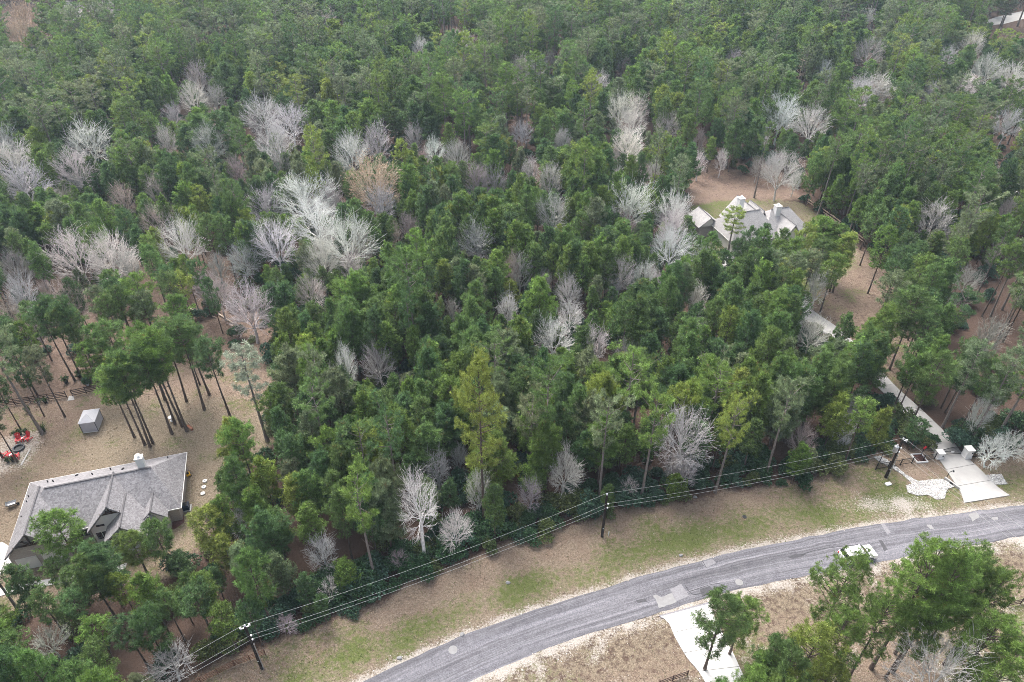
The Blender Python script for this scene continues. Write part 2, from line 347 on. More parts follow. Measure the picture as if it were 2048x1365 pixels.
def groundmat():
    m, n, l = newmat("ground_cover"); out = N(n, "ShaderNodeOutputMaterial"); b = N(n, "ShaderNodeBsdfPrincipled"); b.inputs['Roughness'].default_value = .95; b.inputs['Specular IOR Level'].default_value = .1
    v = N(n, "ShaderNodeVertexColor"); v.layer_name = "tv"; sp = N(n, "ShaderNodeSeparateColor"); l.new(v.outputs[0], sp.inputs[0])
    g = N(n, "ShaderNodeNewGeometry").outputs['Position']
    fine = noise(n, l, g, 3.6, 5, .8, .34, .66); f2 = noise(n, l, g, 1.3, 5, .72, .34, .66); f3 = noise(n, l, g, .45, 4, .6, .3, .7); fx = noise(n, l, g, 7.5, 3, .85, .36, .64)
    litter = mixc(n, l, fine, (.05, .028, .021), (.15, .10, .078)); litter = mixc(n, l, f3, litter, (.095, .066, .054)); litter = mixc(n, l, fx, litter, (.13, .088, .07))
    soilc = mixc(n, l, fine, (.11, .064, .048), (.50, .375, .315)); soilc = mixc(n, l, f3, soilc, mixc(n, l, fx, (.30, .205, .165), (.14, .085, .065)))
    dryc = mixc(n, l, fine, (.085, .064, .042), (.46, .385, .285)); dryc = mixc(n, l, f2, dryc, mixc(n, l, fx, (.40, .325, .24), (.13, .10, .07)))
    greenc = mixc(n, l, fine, (.075, .10, .03), (.20, .22, .085)); greenc = mixc(n, l, fx, greenc, (.13, .155, .05))
    stonec = mixc(n, l, fx, (.30, .25, .215), (.66, .62, .57)); stonec = mixc(n, l, fine, stonec, (.52, .47, .42))
    def thr(fac, tex, soft=.28):
        a = N(n, "ShaderNodeMath", operation='SUBTRACT'); l.new(fac, a.inputs[0])
        t = N(n, "ShaderNodeMath", operation='SUBTRACT'); t.inputs[0].default_value = 1.0; l.new(tex, t.inputs[1]); l.new(t.outputs[0], a.inputs[1])
        mr = N(n, "ShaderNodeMapRange"); mr.inputs[1].default_value = -soft; mr.inputs[2].default_value = soft; l.new(a.outputs[0], mr.inputs[0])
        mu = N(n, "ShaderNodeMath", operation='MULTIPLY'); l.new(mr.outputs[0], mu.inputs[0])
        st = N(n, "ShaderNodeMapRange"); st.inputs[2].default_value = .12; l.new(fac, st.inputs[0]); l.new(st.outputs[0], mu.inputs[1]); return mu.outputs[0]
    c = mixc(n, l, thr(v.outputs[1], f2, .5), litter, soilc)
    c = mixc(n, l, thr(sp.outputs[1], f2), c, dryc); 
    c = mixc(n, l, thr(v.outputs[1], f3, .6), c, mixc(n, l, .5, soilc, dryc))
    c = mixc(n, l, thr(sp.outputs[0], f2, .4), c, greenc); c = mixc(n, l, thr(sp.outputs[2], fine), c, stonec)
    sc_ = N(n, "ShaderNodeVectorMath", operation='SCALE'); sc_.inputs['Scale'].default_value = .78; l.new(c, sc_.inputs[0]); l.new(sc_.outputs[0], b.inputs['Base Color'])
    bp = N(n, "ShaderNodeBump"); bp.inputs['Strength'].default_value = .7; bp.inputs['Distance'].default_value = .12; l.new(fine, bp.inputs['Height']); l.new(bp.outputs[0], b.inputs['Normal'])
    l.new(b.outputs[0], out.inputs[0]); return m
M['ground'] = groundmat()
me = mesh_np("ground", V, [F], [M['ground']], np.stack([green, dry, stone, soil], 1), True)
tag(link(bpy.data.objects.new("ground", me)), kind='structure', label='forest floor, yards and roadside verge of leaf litter, dry grass and pale stone')

# ------------------------------------------------------------------ road and its repairs
def roadmat():
    m, n, l = newmat("chip_seal_asphalt"); out = N(n, "ShaderNodeOutputMaterial"); b = N(n, "ShaderNodeBsdfPrincipled"); b.inputs['Roughness'].default_value = .85; b.inputs['Specular IOR Level'].default_value = .25
    uv = N(n, "ShaderNodeUVMap"); uv.uv_map = "UVMap"
    def streak(su, sv, lo, hi, det=3):
        mp = N(n, "ShaderNodeMapping"); mp.inputs['Scale'].default_value = (su, sv, 1); l.new(uv.outputs[0], mp.inputs[0]); return noise(n, l, mp.outputs[0], 1.0, det, .6, lo, hi)
    g = N(n, "ShaderNodeNewGeometry").outputs['Position']
    chip = noise(n, l, g, 6.5, 3, .85, .33, .67); blot = noise(n, l, g, .9, 4, .6, .3, .7)
    c = mixc(n, l, chip, (.060, .058, .070), (.245, .238, .266))
    s1 = streak(1.1, .03, .38, .62, 4); s2 = streak(4.0, .05, .36, .64, 4); s3 = streak(.7, .012, .40, .60, 3)
    c = mixc(n, l, s1, c, mixc(n, l, chip, (.115, .112, .127), (.31, .303, .33)))
    mlt = N(n, "ShaderNodeMapRange"); mlt.inputs[3].default_value = .52; mlt.inputs[4].default_value = 1.1; l.new(s2, mlt.inputs[0])
    vm = N(n, "ShaderNodeVectorMath", operation='SCALE'); l.new(c, vm.inputs[0]); l.new(mlt.outputs[0], vm.inputs['Scale'])
    m2 = N(n, "ShaderNodeMapRange"); m2.inputs[3].default_value = .62; m2.inputs[4].default_value = 1.08; l.new(s3, m2.inputs[0])
    v2 = N(n, "ShaderNodeVectorMath", operation='SCALE'); l.new(vm.outputs[0], v2.inputs[0]); l.new(m2.outputs[0], v2.inputs['Scale'])
    c = mixc(n, l, .22, v2.outputs[0], mixc(n, l, blot, (.09, .087, .10), (.235, .23, .248)))
    l.new(c, b.inputs['Base Color']); l.new(b.outputs[0], out.inputs[0])
    bp = N(n, "ShaderNodeBump"); bp.inputs['Strength'].default_value = .4; bp.inputs['Distance'].default_value = .02; l.new(chip, bp.inputs['Height']); l.new(bp.outputs[0], b.inputs['Normal'])
    return m
M['road'] = roadmat()
K = 11; rv = []; n_ = len(RU)
along = np.concatenate([[0], np.cumsum(np.hypot(*np.diff((RU + RL) / 2, axis=0).T))])
wob = [vnoise(np.column_stack([along, np.full(n_, s)]), 1.7, 20 + s) - .5 for s in range(2)]
for i in range(n_):
    a, b_ = RU[i], RL[i]; d = (b_ - a) / np.hypot(*(b_ - a)); a = a - d * (.10 + .35 * wob[0][i]); b_ = b_ + d * (.10 + .35 * wob[1][i])
    for k in range(K):
        t = k / (K - 1); p = a + (b_ - a) * t; rv.append((p[0], p[1], .045 + .06 * (1 - (2 * t - 1) ** 2) if 0 < k < K - 1 else -.01))
idx = np.arange(n_ * K).reshape(n_, K); F = np.stack([idx[:-1, :-1], idx[:-1, 1:], idx[1:, 1:], idx[1:, :-1]], -1).reshape(-1, 4)[:, ::-1]
me = mesh_np("road", np.array(rv), [F], [M['road']], None, True)
uvl = me.uv_layers.new(name="UVMap"); li = np.empty(len(me.loops), np.int32); me.loops.foreach_get("vertex_index", li)
uvv = np.stack([(li % K) / (K - 1) * 6.8, along[li // K]], 1).astype(np.float32); uvl.data.foreach_set("uv", uvv.ravel())
road = tag(link(bpy.data.objects.new("road", me)), kind='structure', label='grey chip seal road curving along the wood')
def road_z(p):
    d = np.hypot(*(((RU + RL) / 2) - p).T); i = int(d.argmin()); w = np.hypot(*(RU[i] - RL[i])); t = np.hypot(*(p - RU[i])) / w; return .045 + .06 * (1 - (2 * np.clip(t, 0, 1) - 1) ** 2)
M['patch_dark'] = simple("fresh_asphalt_patch", (.075, .073, .08), .85, .35, 6); M['patch_grey'] = simple("grey_asphalt_patch", (.22, .215, .23), .85, .3, 5)
M['spill'] = simple("dried_concrete_spill", (.24, .237, .238), .9, .18, 2); M['seal'] = simple("tar_crack_sealer", (.035, .034, .038), .6, .3, 6)
def sheet(name, poly, mat, parent=None, lift=.006, z=None, sub=3, wobble=.0):
    P = G(poly); c = P.mean(0)
    if sub > 1: P = np.concatenate([[P[i] + (P[(i + 1) % len(P)] - P[i]) * k / sub for k in range(sub)] for i in range(len(P))])
    if wobble: P = P + RNG.normal(0, wobble, P.shape)
    V = [(p[0], p[1], (road_z(p) if z is None else z) + lift) for p in P]; V.append((c[0], c[1], (road_z(c) if z is None else z) + lift + .002))
    V += [(p[0], p[1], -.05) for p in P]; n = len(P)
    b = MB().add(V, [(i, (i + 1) % n, n) for i in range(n)] + [((i + 1) % n, i, n + 1 + i, n + 1 + (i + 1) % n) for i in range(n)])
    return b.build(name, mat, parent)
for nm, poly, mt in [("asphalt_patch", [(1402, 1126), (1424, 1119), (1432, 1127), (1413, 1137)], 'patch_grey'), ("asphalt_patch", [(1399, 1180), (1420, 1173), (1428, 1184), (1404, 1194)], 'patch_dark'),
                     ("asphalt_patch", [(1340, 1180), (1362, 1169), (1378, 1193), (1352, 1205)], 'patch_grey'), ("asphalt_patch", [(1574, 1115), (1590, 1110), (1612, 1109), (1606, 1114), (1586, 1119)], 'patch_dark'),
                     ("asphalt_patch", [(1761, 1049), (1769, 1049), (1781, 1066), (1774, 1070)], 'patch_grey'), ("asphalt_patch", [(1757, 1082), (1763, 1082), (1775, 1100), (1768, 1104)], 'patch_dark'),
                     ("asphalt_patch", [(1272, 1202), (1290, 1198), (1294, 1204), (1276, 1208)], 'patch_dark'),
                     ("pale_stain", [(1306, 1192), (1312, 1190), (1322, 1196), (1345, 1187), (1350, 1196), (1352, 1206), (1334, 1212), (1318, 1218), (1314, 1204)], 'spill'),
                     ("pale_stain", [(1853, 1050), (1861, 1051), (1868, 1060), (1860, 1059)], 'spill'), ("pale_stain", [(1936, 1029), (1952, 1026), (1960, 1036), (1944, 1044)], 'spill'), ("pale_stain", [(1980, 1036), (1994, 1035), (1996, 1041), (1986, 1042)], 'spill')]:
    sheet(nm, poly, M[mt], road, wobble=.05 if mt == 'spill' else .02)
for (x, y, r) in ((906, 1301, .55), (1478, 1166, .5)):
    p = gp(x, y); z = road_z(p) + .012
    MB().tube([(p[0], p[1], z - .1), (p[0], p[1], z)], r, 14).build("survey_cover", M['spill'], road)
def strip_line(pts, w, name, mat, parent, zf, lift=.005):
    P = resample(G(pts), max(6, len(pts) * 4)); V = []
    for i, p in enumerate(P):
        d = P[min(i + 1, len(P) - 1)] - P[max(i - 1, 0)]; d = d / np.hypot(*d); q = np.array([-d[1], d[0]]) * w / 2
        for s in (-1, 1): V.append((*(p + q * s), zf(p + q * s) + lift))
    return MB().add(V, [(2 * i, 2 * i + 1, 2 * i + 3, 2 * i + 2) for i in range(len(P) - 1)]).build(name, mat, parent)
for pts in ([(1370, 1172), (1386, 1190), (1420, 1182)], [(1404, 1122), (1413, 1138)], [(1600, 1112), (1640, 1100), (1720, 1090)], [(1380, 1184), (1420, 1171), (1440, 1168)]):
    strip_line(pts, .07, "tar_seam", M['seal'], road, road_z, .009)

# ------------------------------------------------------------------ driveways: each poured slab a piece of its own
def driveway(L, R, cuts, name, label, mat, z=.10, sub=4):
    L, R = resample(G(L), cuts * sub + 1), resample(G(R), cuts * sub + 1)
    root = thing(name, label, None); root['kind'] = 'structure'; root['label'] = label
    for k in range(cuts):
        i0, i1 = k * sub, (k + 1) * sub; l_, r_ = L[i0:i1 + 1].copy(), R[i0:i1 + 1].copy()
        for a in (l_, r_):
            d = a[1] - a[0]; a[0] = a[0] + d / np.hypot(*d) * .03; d = a[-2] - a[-1]; a[-1] = a[-1] + d / np.hypot(*d) * .03
        MB().prism([tuple(p) for p in l_] + [tuple(p) for p in r_[::-1]], -.1, z + RNG.uniform(-.006, .006)).build("slab", mat, root)
    return root
driveway(DRIVE_L, DRIVE_R, 22, "driveway", "long pale concrete driveway running from the road through the gate to the far house", M['concrete'])
driveway(DRV2_L, DRV2_R, 6, "driveway", "short white concrete driveway opening off the near side of the road", M['concrete_new'])
# black joint strip under the apron, front walk and parking pad of the left house
sheet("apron_strip", [(1318, 1232), (1420, 1204), (1424, 1209), (1323, 1237)], M['patch_grey'], road, z=.06)
def pad(name, poly, mat, label, z=.06):
    return tag(MB().prism([tuple(p) for p in G(poly)], -.1, z).build(name, mat), label, kind='structure')
pad("front_walk", [(-60, 1200), (0, 1178), (90, 1160), (205, 1142), (255, 1126), (250, 1138), (210, 1152), (95, 1172), (10, 1190), (-60, 1215)], M['concrete_new'], "white concrete walk in front of the gabled house")
pad("parking_pad", [(-80, 1110), (5, 1085), (30, 1100), (40, 1130), (0, 1150), (-80, 1170)], M['concrete_new'], "white concrete parking pad beside the garage wing")
pad("walk_pad", [(135, 802), (138, 793), (147, 792), (149, 800)], M['concrete'], "pale concrete pad at the gap in the brown fence", .03)
pad("patio_edging", [(41, 930), (60, 897), (62, 898), (44, 931)], M['concrete'], "thin pale edging of the patio by the red chairs", .05)
pad("house_forecourt", [(1450, 515), (1530, 505), (1560, 520), (1525, 556), (1500, 556), (1440, 540)], M['concrete'], "concrete forecourt of the pale house among the pines", .07)
pad("mulch_bed", [(165, 1080), (205, 1092), (235, 1085), (285, 1080), (250, 1100), (210, 1120), (180, 1140), (165, 1120)], M['mulch'], "red bark mulch bed below the timber gable", .04)
pad("mulch_bed", [(330, 1040), (368, 1032), (368, 1045), (350, 1058), (334, 1060)], M['mulch'], "red bark mulch bed at the corner of the gabled house", .04)
pad("far_track", TRACK, M['concrete'], "pale gravel track in the far corner", .05)

# ------------------------------------------------------------------ stones, grass tufts, fallen leaves (nobody could count them)
def inside_pts(polyG, n):
    lo, hi = polyG.min(0), polyG.max(0); P = RNG.uniform(lo, hi, (n * 4, 2)); return P[inpoly(P, polyG)][:n]
def stones(name, P, size, z, mat, label):
    n = len(P); s = size * RNG.lognormal(0, .35, n); a = RNG.uniform(0, 6.28, n)
    base = np.array([[1, 0, 0], [0, .75, .1], [-1, .1, 0], [0, -.75, 0], [0, 0, .6], [.2, .1, -.5]], float)
    V = base[None] * s[:, None, None] * RNG.uniform(.7, 1.25, (n, 6, 1)); c, sn = np.cos(a)[:, None], np.sin(a)[:, None]
    W = np.stack([V[..., 0] * c - V[..., 1] * sn + P[:, None, 0], V[..., 0] * sn + V[..., 1] * c + P[:, None, 1], V[..., 2] + z + s[:, None] * .2], -1).reshape(-1, 3)
    t = np.array([[0, 1, 4], [1, 2, 4], [2, 3, 4], [3, 0, 4], [1, 0, 5], [2, 1, 5], [3, 2, 5], [0, 3, 5]])
    Fc = (t[None] + np.arange(n)[:, None, None] * 6).reshape(-1, 3)
    col = np.repeat(RNG.random((n, 1)), 6, 0) * np.array([[1, 0, 0]])
    me = mesh_np(name, W, [Fc], [mat], col); return tag(link(bpy.data.objects.new(name, me)), label, kind='stuff')
def tvmat(name, a, c):
    m, n, l = newmat(name); out = N(n, "ShaderNodeOutputMaterial"); b = N(n, "ShaderNodeBsdfPrincipled"); b.inputs['Roughness'].default_value = .9; b.inputs['Specular IOR Level'].default_value = .15
    v = N(n, "ShaderNodeVertexColor"); v.layer_name = "tv"; sp = N(n, "ShaderNodeSeparateColor"); l.new(v.outputs[0], sp.inputs[0])
    l.new(mixc(n, l, sp.outputs[0], a, c), b.inputs['Base Color']); l.new(b.outputs[0], out.inputs[0]); return m
M['cobble'] = tvmat("white_river_rock", (.26, .255, .25), (.70, .69, .67)); M['chips'] = tvmat("limestone_chips", (.38, .32, .28), (.78, .74, .69))
for poly, lab in ((ROCK_L, "bed of white river rock winding past the power pole to the drive"), (ROCK_R, "small patch of white river rock right of the drive")):
    tag(MB().prism([tuple(p) for p in G(poly)], -.1, .03).build("rock_bed_base", M['chips']), "pale ground under the river rock, " + ("left bed" if poly is ROCK_L else "right bed"), kind='structure')
    stones("river_rocks", inside_pts(G(poly), 7000 if poly is ROCK_L else 1300), .07, .03, M['cobble'], lab)
cand = RNG.uniform([-35, 28], [95, 95], (260000, 2))
def sample(P, field):
    i = np.clip(np.searchsorted(gx, P[:, 0]) - 1, 0, nx - 1); j = np.clip(np.searchsorted(gy, P[:, 1]) - 1, 0, ny - 1); return field.reshape(ny, nx)[j, i]
ir = inpoly(cand, roadpoly); st = sample(cand, stone); keep = (~ir) & (RNG.random(len(cand)) < st * .22)
stones("loose_gravel", cand[keep][:14000], .06, -.02, M['chips'], "loose pale limestone gravel along both edges of the road")
# grass
cand = RNG.uniform([-100, 28], [110, 160], (900000, 2)); cp = px(np.column_stack([cand, np.zeros(len(cand))]))
wgt = np.maximum(sample(cand, dry) * .55, sample(cand, green)) * (1 - .8 * sample(cand, stone)); inr = inpoly(cand, roadpoly)
for L_, R_ in ((DRIVE_L, DRIVE_R), (DRV2_L, DRV2_R)): inr |= inpoly(cand, np.concatenate([G(L_), G(R_)[::-1]]))
inr |= inpoly(cand, G(ROCK_L)) | inpoly(cand, G(ROCK_R))
vis = (cp[:, 0] > -60) & (cp[:, 0] < 2110) & (cp[:, 1] < 1420)
keep = vis & (~inr) & (RNG.random(len(cand)) < wgt * .16); P = cand[keep][:60000]; gf = sample(P, green); n = len(P)
ng = 3; base = np.repeat(P, ng, 0) + RNG.normal(0, .06, (n * ng, 2)); a = RNG.uniform(0, 6.28, n * ng); ln = RNG.uniform(.06, .2, n * ng); lean = RNG.uniform(.02, .16, n * ng); w = .035
b0 = np.column_stack([base[:, 0] - np.sin(a) * w, base[:, 1] + np.cos(a) * w, np.full(n * ng, -.02)]); b1 = np.column_stack([base[:, 0] + np.sin(a) * w, base[:, 1] - np.cos(a) * w, np.full(n * ng, -.02)])
tp = np.column_stack([base[:, 0] + np.cos(a) * lean, base[:, 1] + np.sin(a) * lean, ln])
V = np.stack([b0, b1, tp], 1).reshape(-1, 3); F = np.arange(len(V)).reshape(-1, 3)
gm = np.repeat((RNG.random(n) < np.clip(gf * 1.1, .12, .95)).astype(float), ng * 3); jit = np.repeat(RNG.random(n * ng), 3)
def grassmat():
    m, n, l = newmat("grass_blades"); out = N(n, "ShaderNodeOutputMaterial"); b = N(n, "ShaderNodeBsdfPrincipled"); b.inputs['Roughness'].default_value = .8; b.inputs['Specular IOR Level'].default_value = .15
    v = N(n, "ShaderNodeVertexColor"); v.layer_name = "tv"; sp = N(n, "ShaderNodeSeparateColor"); l.new(v.outputs[0], sp.inputs[0])
    d = mixc(n, l, sp.outputs[1], (.10, .078, .05), (.36, .30, .215)); g = mixc(n, l, sp.outputs[1], (.055, .078, .02), (.18, .215, .065))
    l.new(mixc(n, l, sp.outputs[0], d, g), b.inputs['Base Color']); l.new(b.outputs[0], out.inputs[0]); return m
M['grass'] = grassmat()
me = mesh_np("grass", V, [F], [M['grass']], np.stack([gm, jit, jit], 1)); tag(link(bpy.data.objects.new("grass", me)), "short mixed green and straw coloured grass on verge and lawns", 'grass', kind='stuff')

# ------------------------------------------------------------------ tree shapes
def tubes_np(paths, n=3):
    """paths: list of (pts (k,3), rads (k,)) -> V, F(quads)"""
    VV = []; FF = []; b = 0; ang = np.arange(n) * 2 * np.pi / n; ca, sa = np.cos(ang), np.sin(ang)
    for P, R in paths:
        P = np.asarray(P, float); k = len(P); d = np.empty_like(P); d[1:-1] = P[2:] - P[:-2]; d[0] = P[1] - P[0]; d[-1] = P[-1] - P[-2]
        d /= np.linalg.norm(d, axis=1, keepdims=True) + 1e-9; ref = np.where(np.abs(d[:, 2:]) < .9, np.array([[0, 0, 1.]]), np.array([[1., 0, 0]]))
        x = np.cross(d, ref); x /= np.linalg.norm(x, axis=1, keepdims=True); y = np.cross(d, x)
        VV.append((P[:, None] + (x[:, None] * ca[None, :, None] + y[:, None] * sa[None, :, None]) * np.asarray(R)[:, None, None]).reshape(-1, 3))
        i = np.arange(k - 1)[:, None] * n; j = np.arange(n)[None]; j2 = (j + 1) % n
        FF.append((np.stack([i + j, i + j2, i + n + j2, i + n + j], -1) + b).reshape(-1, 4)); b += k * n
    return np.concatenate(VV), np.concatenate(FF)
def unit(v): return v / (np.linalg.norm(v, axis=-1, keepdims=True) + 1e-9)
def tufts(P, D, rng, size, nb, width, brown=.02):
    n = len(P); d = unit(D[:, None] * .55 + rng.normal(0, .62, (n, nb, 3))); L = size * rng.uniform(.65, 1.2, (n, nb, 1)); w = unit(np.cross(d, rng.normal(0, 1, (n, nb, 3)))) * width * rng.uniform(.7, 1.3, (n, nb, 1))
    b = P[:, None] + d * size * .05; m_ = P[:, None] + d * L * .45
    V = np.stack([b, m_ + w, P[:, None] + d * L, m_ - w], 2).reshape(-1, 3); F = np.arange(len(V)).reshape(-1, 4)
    tv = np.clip(rng.gamma(4.0, .115, (n, 1)) + rng.normal(0, .08, (n, nb)), 0, 1.4); br = (rng.random((n, 1)) < brown) * rng.uniform(.3, .8, (n, 1)) * np.ones((n, nb))
    col = np.repeat(np.stack([tv, br, tv], -1).reshape(-1, 3), 4, 0); return V, F, col
def make_pine(seed, h, cb, R, style, fine=1.0):
    rng = np.random.default_rng(seed); bend = rng.normal(0, .012 * h, 2); tt = np.linspace(0, 1, 9)
    def tr(t): return np.array([bend[0] * math.sin(t * 2.4), bend[1] * math.sin(t * 2.0 + .4) - bend[1] * math.sin(.4), t * h])
    r0 = .0085 * h + .045
    if style == 'mature': r0 *= 1.2
    trunk = ([tr(t) - np.array([0, 0, .15 if t == 0 else 0]) for t in tt], [r0 * (1 - t * .86) * (1.35 if t == 0 else 1) for t in tt])
    br = []; stubs = []; TP = []; TD = []; z = cb; az = rng.uniform(0, 6.28)
    gap = {'young': .030, 'open': .040, 'mature': .045}[style] * (14 / h) ** .6; lumps = rng.uniform(0, 6.28, 3)
    while z < .985:
        t = (z - cb) / (1 - cb)
        if style == 'young': prof = (1 - t ** 2.3) ** .62 * min(1, .70 + 1.1 * t)
        elif style == 'open': prof = (1 - t ** 2.2) ** .6 * min(1, .5 + 1.2 * t)
        else: prof = max(.12, 1 - abs(t - .5) ** 2.2 * 3.4) * rng.uniform(.55, 1.12)
        for _ in range({'young': 3, 'open': 3, 'mature': 2}[style] + int(rng.random() < .5)):
            az += 2.4 + rng.normal(0, .35); lump = 1 + .22 * math.sin(az * 2 + lumps[0] + t * 5) + .14 * math.sin(az * 3 + lumps[1] - t * 7)
            L = max(.35, R * prof * lump * rng.uniform(.72, 1.1)); el = math.radians({'young': -2 + 52 * t, 'open': 2 + 46 * t, 'mature': 6 + 34 * t}[style] + rng.normal(0, 7))
            o = tr(z); dh = np.array([math.cos(az), math.sin(az), 0]); d = dh * math.cos(el) + np.array([0, 0, math.sin(el)]); s = np.linspace(0, 1, 4)[:, None]
            pts = o + d * L * s + np.array([0, 0, 1]) * (s ** 2) * L * .16; br.append((pts, np.linspace(max(.016, .022 * L), .010, 4)))
            k = int((3 + L * {'young': 6.5, 'open': 5.2, 'mature': 6.0}[style]) * fine) + 1
            sp = 1 - rng.random(k) ** 1.6 * {'young': .72, 'open': .55, 'mature': .5}[style]; side = np.cross(dh, [0, 0, 1.])
            lat = rng.normal(0, 1, k) * (.10 + .17 * L * (1.05 - .5 * sp)); up = rng.normal(0, .10 + .03 * L, k) + .05
            q = o + d * L * sp[:, None] + np.array([0, 0, 1.]) * (sp[:, None] ** 2 * L * .16 + up[:, None]) + side * lat[:, None]
            TP.append(q); TD.append(np.repeat((d * .6 + np.array([0, 0, .75]))[None], k, 0) + rng.normal(0, .25, (k, 3)))
        z += gap * rng.uniform(.75, 1.25)
    TP.append(tr(1.0) + rng.normal(0, [.12, .12, .18], (int(8 * fine), 3))); TD.append(np.tile([0, 0, 1.], (int(8 * fine), 1)))
    if style != 'young':                                            # dead stubs under the crown
        for _ in range(7):
            zz = cb * rng.uniform(.45, 1); a = rng.uniform(0, 6.28); L = rng.uniform(.4, 1.5); o = tr(zz); stubs.append((np.array([o, o + [math.cos(a) * L, math.sin(a) * L, rng.uniform(-.2, .3)]]), [.03, .012]))
    TP, TD = np.concatenate(TP), unit(np.concatenate(TD))
    sz = {'young': .50, 'open': .50, 'mature': .52}[style]
    return trunk, stubs, br, tufts(TP, TD, rng, sz if fine <= 1 else sz * .82, 16, .027 if fine <= 1 else .022, .012), tufts(TP, TD, rng, sz, 9, .042, .012)
PINES = {}; PINE_FAR = []
def pine_variant(key, seed, h, cb, R, style, fine=1.0):
    trunk, stubs, br, (V, F, C), (V2, F2, C2) = make_pine(seed, h, cb, R, style, fine)
    bark = M['bark_pale'] if style == 'mature' else M['bark']
    tv, tf = tubes_np([trunk], 7); bv, bf = tubes_np(br, 3)
    if stubs: sv, sf = tubes_np(stubs, 3); tf = np.concatenate([tf, sf + len(tv)]); tv = np.concatenate([tv, sv])
    PINES[key] = dict(h=h, R=R, style=style, trunk=mesh_np("pine_trunk", tv, [tf], [bark], None, True), branches=mesh_np("pine_branches", bv, [bf], [bark]), crown=mesh_np("pine_crown", V, [F], [M['needle']], C))
    me = bpy.data.meshes.new("pine"); nt, nb = len(tv), len(bv); V, F, C = V2, F2, C2
    me = mesh_np("pine", np.concatenate([tv, bv, V]), [np.concatenate([tf, bf + nt, F + nt + nb])], [bark, M['needle_far']], np.concatenate([np.full((nt + nb, 3), .5), C]))
    mi = np.zeros(len(tf) + len(bf) + len(F), np.int32); mi[len(tf) + len(bf):] = 1; me.polygons.foreach_set("material_index", mi); me.update()
    PINES[key]['joined'] = me
    return key
SPEC = {'young': [(12, .34, 2.6), (13.5, .38, 2.4), (11, .30, 2.7), (15, .42, 2.7), (14, .36, 3.0), (16, .44, 2.5), (10, .30, 2.3), (12.5, .40, 2.2)],
        'open': [(13, .50, 2.5), (15, .56, 2.6), (16.5, .58, 2.8), (11, .42, 2.4), (14, .48, 3.0)],
        'mature': [(20, .56, 3.3), (24, .60, 3.7), (22, .52, 3.9), (18, .50, 3.2), (26, .62, 4.0)]}
for st_, L_ in SPEC.items():
    for i, (h, cb, R) in enumerate(L_): pine_variant((st_, i), 100 + 17 * i + len(st_), h, cb, R, st_)
for i, (h, cb, R) in enumerate([(20, .36, 4.3), (18, .40, 3.8), (21, .42, 4.0), (14, .34, 2.6)]): pine_variant(('big', i), 900 + i, h, cb, R, 'open', 1.45)

def make_bare(seed, h, R, vase=.5, dens=1.0, leader=False):
    rng = np.random.default_rng(seed); trunk = []; br = []; twig = []
    r0 = .012 * h + .05; fork = h * (.40 if not leader else .72)
    def path(p, d, L, ra, rb, wob, up, k=4):
        pts = [p]; q = d
        for i in range(k):
            q = unit(q + rng.normal(0, wob, 3) + np.array([0, 0, up])); pts.append(pts[-1] + q * L / k)
        return np.array(pts), np.linspace(ra, rb, k + 1), q
    tp, tr_, td = path(np.array([0, 0, -.15]), np.array([rng.normal(0, .06), rng.normal(0, .06), 1.]), fork + .15, r0, r0 * .62, .05, .12, 5)
    trunk.append((tp, tr_)); queue = []
    nl = rng.integers(6, 9)
    for i in range(nl):
        s = rng.uniform(.62, 1) if not leader else rng.uniform(.35, 1); p = tp[0] + (tp[-1] - tp[0]) * s if not leader else tp[min(5, int(s * 5))]; a = i * 6.28 / nl + rng.normal(0, .35); e = rng.uniform(.22, 1.05) if i else 1.4
        d = np.array([math.cos(a) * math.cos(e), math.sin(a) * math.cos(e), math.sin(e)]); top = math.hypot(R * math.cos(e), (h - fork) * math.sin(e)) * rng.uniform(.8, 1.02); queue.append((p, d, top * .62, r0 * rng.uniform(.36, .5), 1))
    while queue:
        p, d, L, r, lv = queue.pop()
        pts, rad, q = path(p, d, L, r, max(r * .45, .013), .085 if lv < 3 else .11, (.05 + .05 * lv * vase) * (1 if lv < 3 else .3), 4 if lv < 3 else 3); (br if lv < 3 else twig).append((pts, rad))
        if lv >= 4 or L < .35: continue
        kids = {1: 7, 2: 6, 3: 5}[lv]; kids = max(2, int(kids * dens + rng.uniform(-.5, .9)))
        for i in range(kids):
            s = .28 + .72 * (i + rng.uniform(.2, .9)) / kids; s = min(s, 1); f = s * (len(pts) - 1); j = min(int(f), len(pts) - 2); o = pts[j] + (pts[j + 1] - pts[j]) * (f - j); dd = unit(pts[j + 1] - pts[j])
            side = unit(np.cross(dd, rng.normal(0, 1, 3))); dn = unit(dd * .85 + side * rng.uniform(.34, .68) + np.array([0, 0, .16 * vase])); queue.append((o, dn, L * rng.uniform(.46, .70), max(r * .52 * rng.uniform(.8, 1.1), .017), lv + 1))
        queue.append((pts[-1], q, L * .5, max(r * .48, .017), lv + 1))
    return trunk, br, twig
